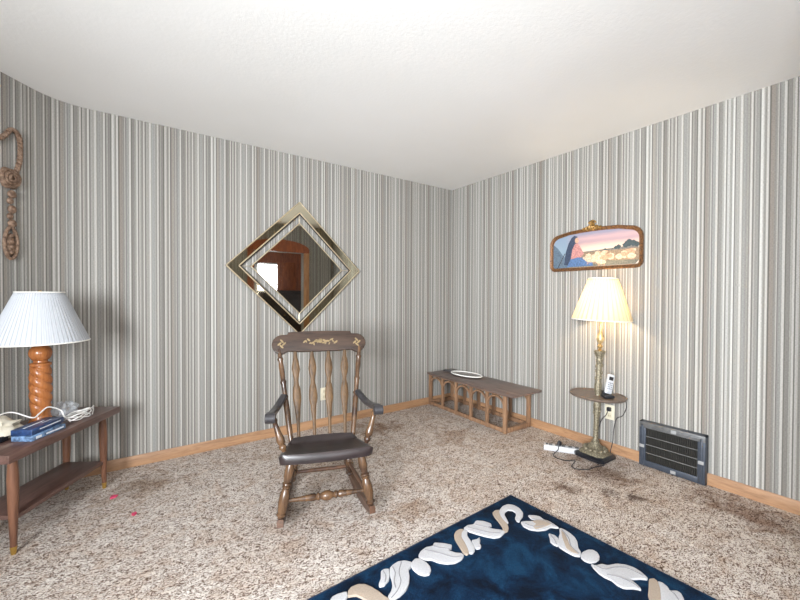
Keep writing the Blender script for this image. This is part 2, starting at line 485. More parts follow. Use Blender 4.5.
# ------------------------------------------------------------------ the mirror
M_mir = newmat('mirror_glass', 0.02, 1.0, (226, 228, 224))[0]
M_mir2 = newmat('bronze_mirror_glass', 0.03, 1.0, (206, 200, 178))[0]
M_bevelmir = newmat('frosted_bevel_mirror', 0.12, 1.0, (214, 216, 222))[0]
M_bead = plain('pale_gold_bead', (206, 190, 160), 0.3, 0.7, var=0.05)
M_black = plain('black_backing_and_shadow', (28, 24, 22), 0.5)
mr = thing('diamond_wall_mirror', 'large diamond-shaped mirror with stepped mirrored border on the striped wall', 'mirror', (-1.838, 0, 1.447))
TM = Matrix.Rotation(PI / 2, 4, 'X')     # local xy -> wall plane, local +z towards -y
def dia(r): return [(r * 1.012, 0), (0, r * .985), (-r * 1.012, 0), (0, -r * .985)]
def ringband(b_, r0, z0, r1, z1):
    A_, C_ = dia(r0), dia(r1)
    b_.rings([[TM @ Vector((x, y, z0)) for x, y in A_], [TM @ Vector((x, y, z1)) for x, y in C_]], True, False)
b = B(); b.rings([[TM @ Vector((x, y, z)) for x, y in dia(r)] for r, z in ((.592, .001), (.592, .022), (.490, .022), (.490, .001))], True, False, True); obj('backing', b, M_black, mr, smooth=0)
b = B(); ringband(b, 0.588, 0.0262, 0.498, 0.0262); obj('outer_mirror_border', b, M_mir2, mr, smooth=0)
def bead(r, z, w, mat, nm):
    q = B(); pts = [TM @ Vector((x, y, z)) for x, y in dia(r)]
    for i in range(4): q.tube([pts[i], pts[(i + 1) % 4]], w, 8)
    obj(nm, q, mat, mr)
bead(0.589, 0.025, 0.0055, M_bead, 'outer_bead')
bead(0.495, 0.027, 0.006, M_bead, 'middle_bead')
bead(0.486, 0.022, 0.0065, M_black, 'shadow_line_bead')  # black bead stands in for the shadow line inside the border
for x, y in dia(1.0):      # four small rods hold the inner mirror inside the open gap
    b = B(); b.tube([TM @ Vector((x * .40, y * .40, .012)), TM @ Vector((x * .492, y * .492, .012))], .0022, 6); obj('support_rod', b, M_bead, mr)
bead(0.402, 0.021, 0.005, M_bead, 'inner_bead')
b = B(); b.prism(dia(0.398), 0.001, 0.012, TM); obj('inner_backing', b, M_black, mr, smooth=0)
b = B(); b.prism(dia(0.4), 0.012, 0.0215, TM); obj('mirror_glass', b, M_mir, mr, smooth=0)

# ------------------------------------------------------------------ end table in the curved corner
M_tabtop = wood('brown_laminate_top', (66, 46, 40), (112, 86, 78), 'X', 0.3)
M_tableg = wood('walnut_leg', (84, 54, 40), (132, 92, 70), 'Z', 0.35)
M_brass = plain('brass_ferrule', (205, 170, 95), 0.3, 0.9)
TH = 0.5; TROT = math.atan2(0.8616, 0.5075)
tb = thing('end_table', 'brown two-tier end table on tapered brass-tipped legs, standing below the white-shaded lamp', 'table', (-3.443, -0.487, 0), TROT)
b = B(); b.box((0, 0, TH - 0.02), (0.742, 0.36, 0.04), bev=0.005); obj('tabletop', b, M_tabtop, tb)
b = B(); b.box((.027, 0, 0.165), (0.58, 0.23, 0.022), bev=0.004); obj('lower_shelf', b, M_tabtop, tb)
for sx in (-1, 1):
    for sy in (-1, 1):
        p0 = Vector((.027 + sx * 0.295, sy * 0.105, TH - 0.04)); p1 = Vector((.027 + sx * 0.30, sy * 0.110, 0))
        b = B(); b.turned(p0, p0.lerp(p1, 0.93), [(0, .016), (.08, .018), (.25, .022), (.5, .020), (1, .012)], 18); l = obj('leg', b, M_tableg, tb)
        b = B(); b.turned(p0.lerp(p1, 0.92), p1, [(0, .0135), (.6, .0112), (1, .009)], 16); obj('ferrule', b, M_brass, l, label='brass ferrule')

# table lamp
M_orange = wood('orange_turned_wood', (124, 70, 36), (178, 112, 62), 'Z', 0.25)
M_lampshade = shade_mat('white_pleated_fabric', (206, 209, 214), 0.15, 64)
M_trimw = plain('white_trim_tape', (236, 234, 228), 0.8, var=0.02)
tl_ = thing('table_lamp', 'unlit table lamp with twisted orange wood base and white pleated shade', 'lamp', (-3.437, -0.47, TH))
b = B(); b.lathe([(.0, 0), (.052, 0), (.056, .012), (.052, .03), (.042, .05), (.038, .075), (.043, .09), (.043, .105)], 32); obj('foot', b, M_orange, tl_)
b = B()
R = []
for k in range(111):
    z = 0.10 + 0.228 * k / 110; ring = []
    env = 0.86 + 0.14 * math.sin(PI * k / 110) ** 0.5
    for j in range(64):
        a = 2 * PI * j / 64
        ring.append(Vector(((rr := .045 * env * (1 + 0.22 * (abs(math.cos(1.5 * (a + 42 * z))) ** 0.6 - 0.65))) * math.cos(a), rr * math.sin(a), z)))
    R.append(ring)
b.rings(R); obj('twisted_column', b, M_orange, tl_, smooth=60)
b = B(); b.lathe([(.036, .323), (.045, .330), (.045, .342), (.030, .348), (.029, .356), (.038, .364), (.047, .382), (.049, .398), (.045, .416), (.032, .432), (.016, .44), (.0, .441)], 32); obj('ball_finial', b, M_orange, tl_)
b = B(); b.lathe([(.014, .44), (.014, .5)], 16); b.tube([(-.05, 0, .5), (-.052, 0, .62), (0, 0, .705), (.052, 0, .62), (.05, 0, .5)], .0025, 6); b.tube([(-.05, 0, .5), (.05, 0, .5)], .004, 6)
obj('harp', b, M_brass, tl_)
b = B(); b.ball((0, 0, .56), .028, (1, 1, 1.25)); obj('bulb', b, plain('frosted_bulb', (230, 228, 222), 0.3), tl_)
def pleated(r0, z0, r1, z1, n, amp, th=.0015, bulge=0.0):
    q = B(); R = []
    for side in (0, 1):
        rows = range(13) if side == 0 else range(12, -1, -1)
        for k in rows:
            t = k / 12; ring = []
            rb = r0 + (r1 - r0) * t + bulge * math.sin(PI * t)
            for j in range(n * 4):
                a = 2 * PI * j / (n * 4)
                r = rb * (1 + amp * (1, 0, -1, 0)[j % 4]) - (th if side else 0)
                ring.append(Vector((r * math.cos(a), r * math.sin(a), z0 + (z1 - z0) * t)))
            R.append(ring)
    q.rings(R, True, False, True); return q
sh = obj('lamp_shade', pleated(.205, .457, .098, .722, 64, .012), M_lampshade, tl_, smooth=80)
b = B()
for r, z in ((.206, .457), (.099, .722)):
    b = B(); b.tube([(r * math.cos(a), r * math.sin(a), z) for a in [2 * PI * k / 64 for k in range(64)]], .0035, 8, True); obj('shade_trim', b, M_trimw, sh)
b = B(); b.tube([(-.097, 0, .715), (.097, 0, .715)], .002, 6); b.tube([(0, -.097, .715), (0, .097, .715)], .002, 6); b.ball((0, 0, .722), .01); obj('spider', b, M_brass, sh)

# clutter on the end table (placed in the table's own directions)
TMAT = Matrix.Translation((-3.443, -0.487, TH)) @ Matrix.Rotation(TROT, 4, 'Z')
def ontable(x, y, z=0): return TMAT @ Vector((x, y, z))
M_navyb = plain('navy_printed_card', (40, 62, 100), 0.3, var=0.25, vs=60)
M_blueb = plain('blue_printed_card', (96, 120, 150), 0.25, var=0.35, vs=60)
M_print = plain('white_print', (226, 232, 240), 0.4, var=0.02)
def packet(name, label, loc, rz, s, mat, lines):
    t = thing(name, label, 'box', loc, rz, 'flat blue packets on the end table')
    q = B(); q.box((0, 0, s[2] / 2), s, bev=0.004); obj('carton', q, mat, t)
    q = B()
    for (x, z, w, h) in lines: q.box((x, -s[1] / 2 - 0.0006, z), (w, 0.0008, h))
    for (x, y, w, h) in ((-.02, .005, s[0] * .6, .008), (.03, -.015, s[0] * .3, .005)): q.box((x, y, s[2] + 0.0005), (w, h, 0.0008))
    obj('printed_lines', q, M_print, t, smooth=0)
    return t
p_ = ontable(-0.115, -0.098); packet('flat_packet', 'light blue flat packet with white print, lower of the two stacked on the end table', p_, TROT - 0.05, (0.19, 0.10, 0.026), M_blueb, [(.03, .013, .10, .007), (-.06, .013, .03, .012)])
p_ = ontable(-0.105, -0.085, 0.0262); packet('flat_packet', 'dark navy flat packet with a white line of print, upper of the two stacked', p_, TROT + 0.03, (0.20, 0.095, 0.03), M_navyb, [(.01, .018, .13, .005)])
# clear plastic bag lying over and behind the packets
M_plast = clear_plastic('crinkled_clear_plastic')
def crumple(name, c, s, mat, amp, seed, seg=24):
    rnd = random.Random(seed); q = B(); q.ball((0, 0, 0), 1.0, (1, 1, 1), seg)
    ph = [(Vector((rnd.uniform(-1, 1), rnd.uniform(-1, 1), rnd.uniform(-1, 1))).normalized(), rnd.uniform(3, 9), rnd.uniform(0, 6)) for _ in range(9)]
    for v in q.bm.verts:
        d = v.co.normalized(); r = 1 + amp * sum(abs(math.sin(f * d.dot(n) + p)) - .6 for n, f, p in ph) / 3
        v.co = Vector((d.x * s[0] * r, d.y * s[1] * r, max(0.0, (d.z * r + 0.75) / 1.75) * s[2]))
    return q
b = crumple('bag', None, (.075, .05, .085), M_plast, .55, 5)
o = obj('plastic_bag', b, M_plast, smooth=20, matrix=Matrix.Translation(ontable(0.165, -0.008)) @ Matrix.Rotation(TROT + .3, 4, 'Z')); tag(o, 'crumpled clear plastic bag behind the white cable coil', 'bag')
M_cream = plain('cream_cloth', (206, 198, 180), 0.9, var=0.1, vs=25)
b = crumple('pouch', None, (.07, .11, .105), M_cream, .35, 11)
o = obj('cloth_pouch', b, M_cream, smooth=50, matrix=Matrix.Translation(ontable(-0.165, 0.083)) @ Matrix.Rotation(TROT, 4, 'Z')); tag(o, 'cream crumpled cloth pouch at the left edge of the end table', 'pouch')
M_cordw = plain('white_cord', (232, 230, 226), 0.45, var=0.02)
b = B(); pts = [(-.25, .02, .004), (-.20, .03, .05), (-.17, .05, .11), (-.11, .035, .115), (-.075, -.03, .075), (-.04, -.035, .085), (.0, -.04, .105), (.03, -.05, .095), (.06, -.065, .07), (.055, -.085, .04), (.06, -.115, .006)]
b.tube(bez([ontable(*p) for p in pts], 8), .0034, 8); o = obj('white_cable', b, M_cordw); tag(o, 'long white cable arching over the cream pouch and packets', 'cable')
b = B(); pts = []
rnd = random.Random(3)
for k in range(46):
    a = k * 0.62; r = .055 + .012 * math.sin(k * 1.7)
    pts.append(ontable(.11 + r * 1.25 * math.cos(a), -.118 + r * .62 * math.sin(a), .006 + .030 * abs(math.sin(k * .37)) + .0003 * k))
pts += [ontable(.22, -.10, .03), ontable(.29, -.075, .03), ontable(.315, -.055, .006), ontable(.29, -.075, .005), ontable(.2, -.13, .005)]
b.tube(bez(pts, 4), .0032, 6); o = obj('coiled_cable', b, M_cordw); tag(o, 'tangled coil of thin white cable at the right of the blue packets', 'cable')
b = B(); b.box((0, 0, .016), (.05, .034, .03), bev=.006)
o = obj('power_adapter', b, plain('black_plastic', (30, 30, 34), 0.4), matrix=Matrix.Translation(ontable(-.21, .0)) @ Matrix.Rotation(TROT, 4, 'Z')); tag(o, 'small black power adapter in front of the cream pouch', 'adapter')

# pink scraps on the carpet
M_pink = plain('pink_paper', (206, 70, 104), 0.8)
for (x, y, a, s, lab) in ((-3.13, -.43, .4, .022, 'small pink scrap on the carpet nearest the end table leg'), (-3.03, -.715, 1.2, .016, 'small pink scrap on the carpet farther from the end table')):
    q = B(); q.bm.free(); q.bm = bmesh.new()
    q.prism([(-s, -s * .5), (s * .2, -s * .8), (s, -.1 * s), (s * .4, s * .2), (s * .6, s * .8), (-s * .5, s * .5)], 0.004, .012)
    o = obj('paper_scrap', q, M_pink, matrix=Matrix.Translation((x, y, -0.003)) @ Matrix.Rotation(a, 4, 'Z')); tag(o, lab, 'scrap', 'pink scraps on the carpet')

# carved rope ornament on the slanting part of the left wall
M_rope = antique('brown_cast_ornament', (92, 68, 52), (150, 124, 104), 0.15, 0.6, 60)
ang = math.atan2(-dy, -dx)
orn = thing('rope_wall_ornament', 'brown twisted rope wall ornament with rosette and oval drop, left of the lamp', 'ornament', (-3.60, -0.2245, 0), ang)
def wallp(s, z, d=.012): return Vector((s, -d, z))       # s along the wall (right positive), d off the wall
def rope(path, r, q, turns=26):
    P = bez(path, 10); n = len(P); L = 0
    for ph in (0, PI):
        pts = []
        for i, p in enumerate(P):
            t = (P[min(i + 1, n - 1)] - P[max(i - 1, 0)]).normalized(); x = t.cross(Vector((0, -1, 0))); x = x.normalized() if x.length > 1e-5 else Vector((1, 0, 0)); y = Vector((0, -1, 0))
            a = turns * 2 * PI * i / n / 2 + ph
            pts.append(p + x * r * .55 * math.cos(a) + y * r * .55 * math.sin(a))
        q.tube(pts, r * .62, 7)
b = B(); rope([wallp(-.12, 2.02), wallp(-.075, 2.055), wallp(-.035, 2.085), wallp(0, 2.135), wallp(.03, 2.135), wallp(.05, 2.10), wallp(.052, 2.03), wallp(.045, 1.96), wallp(.025, 1.90)], .0125, b, 30); obj('twisted_rope', b, M_rope, orn)
b = B(); MR = Matrix.Translation((-.005, -.002, 1.862)) @ Matrix.Rotation(PI / 2, 4, 'X')
b.lathe([(.0, 0), (.055, 0), (.06, .008), (.05, .018), (.0, .02)], 20, MR, fn=lambda a, z: 1 + .07 * math.cos(6 * a))
for k, (r, w) in enumerate(((.045, .009), (.03, .008), (.016, .007))):
    b.tube([MR @ Vector((r * math.cos(a) * (1 + .06 * math.sin(3 * a + k)), r * math.sin(a), .018 + .007 * k)) for a in [2 * PI * j / 28 for j in range(28)]], w, 8, True)
obj('rosette', b, M_rope, orn)
b = B()
for k, z in enumerate((1.775, 1.735, 1.69, 1.65, 1.61)): b.ball(wallp(-.006 if k % 2 else .004, z, .015), .017 if k % 2 else .022, (1, .7, 1.1), 12)
obj('bead_chain', b, M_rope, orn)
b = B(); b.tube(bez([wallp(0, 1.6), wallp(.026, 1.55), wallp(.032, 1.48), wallp(.014, 1.42), wallp(-.016, 1.42), wallp(-.034, 1.48), wallp(-.027, 1.55), wallp(0, 1.6)], 5), .009, 8)
b.ball(wallp(0, 1.49, .008), .03, (.8, .35, 2.2), 14)
for z in (1.45, 1.48, 1.51, 1.54): b.ball(wallp(0, z, .017), .012, (1, .8, 1), 10)
obj('oval_drop', b, M_rope, orn)

# ------------------------------------------------------------------ rocking chair
M_seat = wood('dark_brown_seat', (26, 20, 20), (52, 42, 41), 'X', 0.34)
M_arm = plain('black_brown_arm', (48, 46, 48), 0.28, var=0.12)
M_turn = wood('honey_brown_turned_wood', (46, 33, 25), (108, 80, 56), 'Z', 0.26, wear=(58, 42, 33))
M_crest = wood('brown_crest_rail', (36, 27, 23), (74, 56, 45), 'X', 0.18)
M_slat = wood('worn_brown_slat', (58, 43, 29), (106, 80, 53), 'Z', 0.28)
M_gold = plain('gold_stencil', (140, 120, 86), 0.4, 0.4, var=0.1)
M_rock = wood('dark_rocker_wood', (52, 34, 26), (102, 72, 52), 'Y', 0.35)
rc = thing('rocking_chair', 'dark wooden rocking chair with turned legs and gold stencilled crest rail', 'chair', (-2.22, -1.467, 0), math.radians(-19.6))
LEGP = [(0, .014), (.06, .017), (.16, .022), (.28, .024), (.36, .019), (.40, .0165), (.415, .023), (.44, .024), (.455, .017), (.47, .022), (.49, .022), (.505, .017), (.53, .020), (.62, .026), (.75, .027), (.86, .022), (.90, .019), (.915, .024), (.94, .024), (.955, .017), (1, .015)]
# seat: a dished plank, rolled at the front edge and raised at the back
def seat_w(t): return .243 - .045 * t ** 1.5 - .022 * max(0, (0.07 - t) / .07) ** 2 - .06 * max(0, (t - .78) / .22) ** 2
q = B(); NX, NY = 30, 34; top = []; bot = []
for j in range(NY + 1):
    t = j / NY; y = -.012 + .425 * t; w = seat_w(t); zc = .412 - .078 * t
    rt, rb_ = [], []
    for i in range(NX + 1):
        u = -1 + 2 * i / NX; x = w * u
        yy = y + (.018 * (u * u) if t < .3 else 0) * (1 - t / .3) - (.03 * u * u if t > .7 else 0) * (t - .7) / .3
        dish = -.026 * (1 - abs(u) ** 3) * math.sin(PI * min(1, max(0, (t - .06) / .80))) ** .8
        lip = .032 * max(0, 1 - abs(t - .92) / .10) ** 1.0 * 1.0 + .006 * max(0, 1 - abs(t - .03) / .05)
        edge = -.010 * max(0, (abs(u) - .93) / .07) ** 2 - .012 * max(0, (.03 - t) / .03) ** 2 - .01 * max(0, (t - .97) / .03) ** 2
        rt.append(Vector((x, yy, zc + dish + lip + edge))); rb_.append(Vector((x * .97, yy * .985 + .003, zc - .046)))
    top.append(rt); bot.append(rb_)
for g, _ in ((top, 0), (bot, 1)): q.rings(g, False, False)
def strip(a, c): q.rings([a, c], False, False)
strip(top[0], bot[0]); strip(top[-1], bot[-1]); strip([r[0] for r in top], [r[0] for r in bot]); strip([r[-1] for r in top], [r[-1] for r in bot])
bmesh.ops.remove_doubles(q.bm, verts=q.bm.verts[:], dist=1e-5)
obj('seat', q, M_seat, rc, smooth=50)
for s_ in (-1, 1):
    q = B(); q.turned((s_ * .178, .075, .372), (s_ * .232, .035, .085), LEGP, 18); obj('leg', q, M_turn, rc)
    q = B(); q.turned((s_ * .15, .34, .31), (s_ * .182, .50, .048), LEGP, 18); obj('leg', q, M_turn, rc)
    # rocker: curved runner, deeper in the middle
    pts = []; n = 26
    for k in range(n + 1):
        y = -.005 + .81 * k / n; x = s_ * (.232 - .05 * k / n); pts.append(Vector((x, y, .024 + .33 * (y - .42) ** 2)))
    def rsec(t):
        h = .024 - .006 * abs(2 * t - 1) ** 4; w = .0155
        return [(-w, -h), (w, -h), (w, h - .005), (w - .005, h), (-w + .005, h), (-w, h - .005)]
    q = B(); q.section(pts, rsec, (0, 0, 1)); obj('rocker', q, M_rock, rc, smooth=30)
    # back post
    q = B(); q.turned((s_ * .183, .375, .335), (s_ * .262, .617, .862), [(0, .013), (.1, .016), (.3, .0175), (.42, .0175), (.45, .014), (.46, .019), (.475, .019), (.485, .014), (.60, .0155), (.62, .019), (.635, .019), (.65, .0145), (.80, .0165), (.86, .014), (.875, .019), (.89, .019), (.90, .013), (1, .012)], 16)
    obj('back_post', q, M_turn, rc)
    # arm: flat scroll from the post, dipping and rolling over in front
    P = bez([(s_ * .228, .475, .592), (s_ * .240, .445, .578), (s_ * .262, .39, .552), (s_ * .278, .32, .548), (s_ * .284, .22, .563), (s_ * .285, .15, .584), (s_ * .285, .108, .588)], 6)
    def asec(t, P=P):
        w = .020 + .006 * t; h = .013
        return [(-w, -h * .5), (-w * .7, -h), (w * .7, -h), (w, -h * .5), (w, h * .5), (w * .7, h), (-w * .7, h), (-w, h * .5)]
    q = B(); q.section(P, asec, (0, 0, 1))
    q.turned((s_ * .285 - .027, .108, .574), (s_ * .285 + .027, .108, .574), [(0, .020), (.06, .026), (.94, .026), (1, .020)], 20)
    obj('arm', q, M_arm, rc, smooth=50)
    q = B(); q.turned((s_ * .215, .095, .40), (s_ * .270, .125, .568), [(0, .011), (.05, .013), (.1, .019), (.16, .019), (.2, .013), (.26, .020), (.36, .022), (.55, .016), (.75, .013), (.86, .012), (.9, .016), (.95, .016), (1, .011)], 16)
    obj('arm_support', q, M_turn, rc)
q = B(); q.turned((-.215, .05, .165), (.215, .05, .165), [(0, .009), (.12, .010), (.25, .015), (.35, .019), (.37, .013), (.385, .019), (.405, .019), (.42, .013), (.44, .018), (.47, .024), (.5, .026), (.53, .024), (.56, .018), (.58, .013), (.595, .019), (.615, .019), (.63, .013), (.65, .019), (.75, .015), (.88, .010), (1, .009)], 18)
obj('stretcher', q, M_turn, rc)
q = B(); q.turned((-.172, .445, .125), (.172, .445, .125), [(0, .010), (.5, .013), (1, .010)], 14); obj('stretcher', q, M_rock, rc, label='plain dark rear stretcher')
for s_ in (-1, 1):
    q = B(); q.turned((s_ * .2, .055, .17), (s_ * .168, .43, .155), [(0, .009), (.5, .012), (1, .009)], 12); obj('stretcher', q, M_rock, rc)
# four arrow slats
for i in range(4):
    x0 = -.138 + .092 * i; x1 = -.162 + .108 * i; n = 30; R = []
    for k in range(n + 1):
        t = k / n
        prof_ = [(0, .009), (.18, .010), (.32, .016), (.45, .0255), (.54, .023), (.61, .014), (.645, .0125), (.70, .019), (.77, .026), (.84, .021), (.92, .011), (1, .009)]
        for (a, wa), (c, wc) in zip(prof_, prof_[1:]):
            if a <= t <= c: f = (t - a) / (c - a); f = f * f * (3 - 2 * f); w = wa + (wc - wa) * f; break
        th = .006
        c0 = Vector((x0 + (x1 - x0) * t, .385 + .24 * t + .012 * math.sin(PI * t), .33 + .525 * t))
        R.append([c0 + Vector((w * math.cos(a), th * math.sin(a), 0)) for a in [2 * PI * m / 12 for m in range(12)]])
    q = B(); q.rings(R); obj('back_slat', q, M_slat, rc)
# crest rail with round ends, a raised middle and gold stencilling
out = [(-.212, .118)] + [(-.243 + .064 * math.cos(a) - 0.0, .052 + .064 * math.sin(a)) for a in [PI * .55 + PI * .98 * k / 14 for k in range(15)]] + [(-.205, .006), (-.12, 0), (.12, 0), (.205, .006)]
out += [(.243 - .064 * math.cos(a), .052 + .064 * math.sin(a)) for a in [PI * 1.53 - PI * .98 * k / 14 for k in range(15)]] + [(.212, .118), (.205, .134), (.08, .138), (-.08, .138), (-.205, .134)]
tiltx = math.atan2(.242, .527)
CM = Matrix.Translation((0, .611, .84)) @ Matrix.Rotation(-tiltx + PI / 2, 4, 'X')
q = B(); q.prism(out, -.014, .012, CM, bev=.004)
obj('crest_rail', q, M_crest, rc, smooth=40)
q = B(); rnd = random.Random(2)
def petal(cx, cy, a, l, w):
    pl = [(cx + math.cos(a) * l * math.cos(t) - math.sin(a) * w * math.sin(t), cy + math.sin(a) * l * math.cos(t) + math.cos(a) * w * math.sin(t)) for t in [2 * PI * m / 10 for m in range(10)]]
    q.prism(pl, .0118, .0132, CM)
for k in range(9):
    x = -.10 + .025 * k; petal(x, .066 + .012 * math.sin(k * 2.1), rnd.uniform(-.8, .8), .014, .006); petal(x + .01, .056 + .01 * math.cos(k * 1.7), rnd.uniform(.5, 2), .009, .0045)
petal(0, .068, 0, .016, .014); petal(-.03, .068, .6, .016, .007); petal(.03, .068, -.6, .016, .007)
for s_ in (-1, 1):
    for k in range(4): petal(s_ * (.245 + .014 * math.cos(k * 1.6)), .054 + .018 * math.sin(k * 1.6), k * 1.6 + .7, .016, .006)
obj('gold_stencil', q, M_gold, rc, smooth=0)

# ------------------------------------------------------------------ low arcaded table in the corner
M_ben = wood('brown_arcade_wood', (98, 72, 54), (156, 122, 94), 'Z', 0.38)
M_bent = wood('brown_tabletop_wood', (78, 64, 58), (116, 98, 90), 'Y', 0.34)
bn = thing('low_table', 'long low brown table with an open arcade of arches, set in the corner', 'table', (-0.193, -0.565, 0), math.radians(-1.6))
BZ = .362
q = B(); q.box((-.008, -.052, BZ - .01), (.395, 1.19, .02), bev=.005); obj('tabletop', q, M_bent, bn)
XF, Y0, Y1 = .160, -.525, .53      # frame half depth, ends
AH = BZ - .02
def arcade(xs):
    n = 5; pw = .026; span = (Y1 - Y0) / n; q = B()
    for k in range(n + 1):
        w = pw if 0 < k < n else .036
        q.box((xs, Y0 + span * k, AH / 2), (.028, w, AH), bev=.003)
    q.box((xs, 0, .0225), (.026, Y1 - Y0, .035), bev=.003)
    for k in range(n):       # each spandrel: straight top, arched underside
        c = Y0 + span * (k + .5); r = span / 2 - pw / 2; zc = AH - .036 - r
        arc = [(c + r * math.cos(a), zc + r * math.sin(a)) for a in [PI * m / 18 for m in range(19)]]
        M = Matrix(((0, 0, 1, xs), (1, 0, 0, 0), (0, 1, 0, 0), (0, 0, 0, 1)))
        for h0, h1 in zip(arc, arc[1:]):
            q.prism([h0, (c + (h0[0] - c) * (1 + .013 / r), zc + (h0[1] - zc) * (1 + .015 / r)), (c + (h1[0] - c) * (1 + .013 / r), zc + (h1[1] - zc) * (1 + .015 / r)), h1], -.010, .010, M)
    q.box((xs, 0, AH - .008), (.02, Y1 - Y0, .016), bev=.002)
    return q
obj('arcade_frame', arcade(-XF), M_ben, bn, smooth=30); obj('arcade_frame', arcade(XF), M_ben, bn, smooth=30)
for yy in (Y0, Y1):
    q = B(); q.box((0, yy, .024), (XF * 2 - .028, .034, .04), bev=.003); obj('end_rail', q, M_ben, bn)
    q = B(); q.box((0, yy, AH - .012), (XF * 2 - .028, .03, .024), bev=.003); obj('end_rail', q, M_ben, bn)
# oval tray and small dark object on it
M_wglaze = plain('white_glazed_rim', (236, 234, 228), 0.25, var=0.02)
M_smoke = plain('grey_tray_bottom', (120, 114, 110), 0.2, var=0.08)
ty = thing('oval_tray', 'shallow oval grey tray with white rim on the low table', 'tray', (-.155, -.40, BZ), math.radians(97))
def oval(a, b_, z, n=40): return [Vector((a * math.cos(t), b_ * math.sin(t), z)) for t in [2 * PI * k / n for k in range(n)]]
q = B(); q.rings([oval(.16, .075, 0), oval(.168, .083, .003), oval(.19, .10, .018), oval(.186, .096, .018), oval(.16, .078, .006)]); obj('dish', q, M_smoke, ty)
q = B(); q.tube(oval(.189, .099, .019), .006, 8, True); obj('rim', q, M_wglaze, ty)
q = B(); q.box((0, 0, .009), (.045, .10, .018), bev=.005)
o = obj('dark_remote', q, plain('dark_plastic', (58, 54, 54), 0.4), matrix=Matrix.Translation((-.16, -.12, BZ)) @ Matrix.Rotation(.5, 4, 'Z')); tag(o, 'small dark handset lying beside the oval tray on the low table', 'remote')

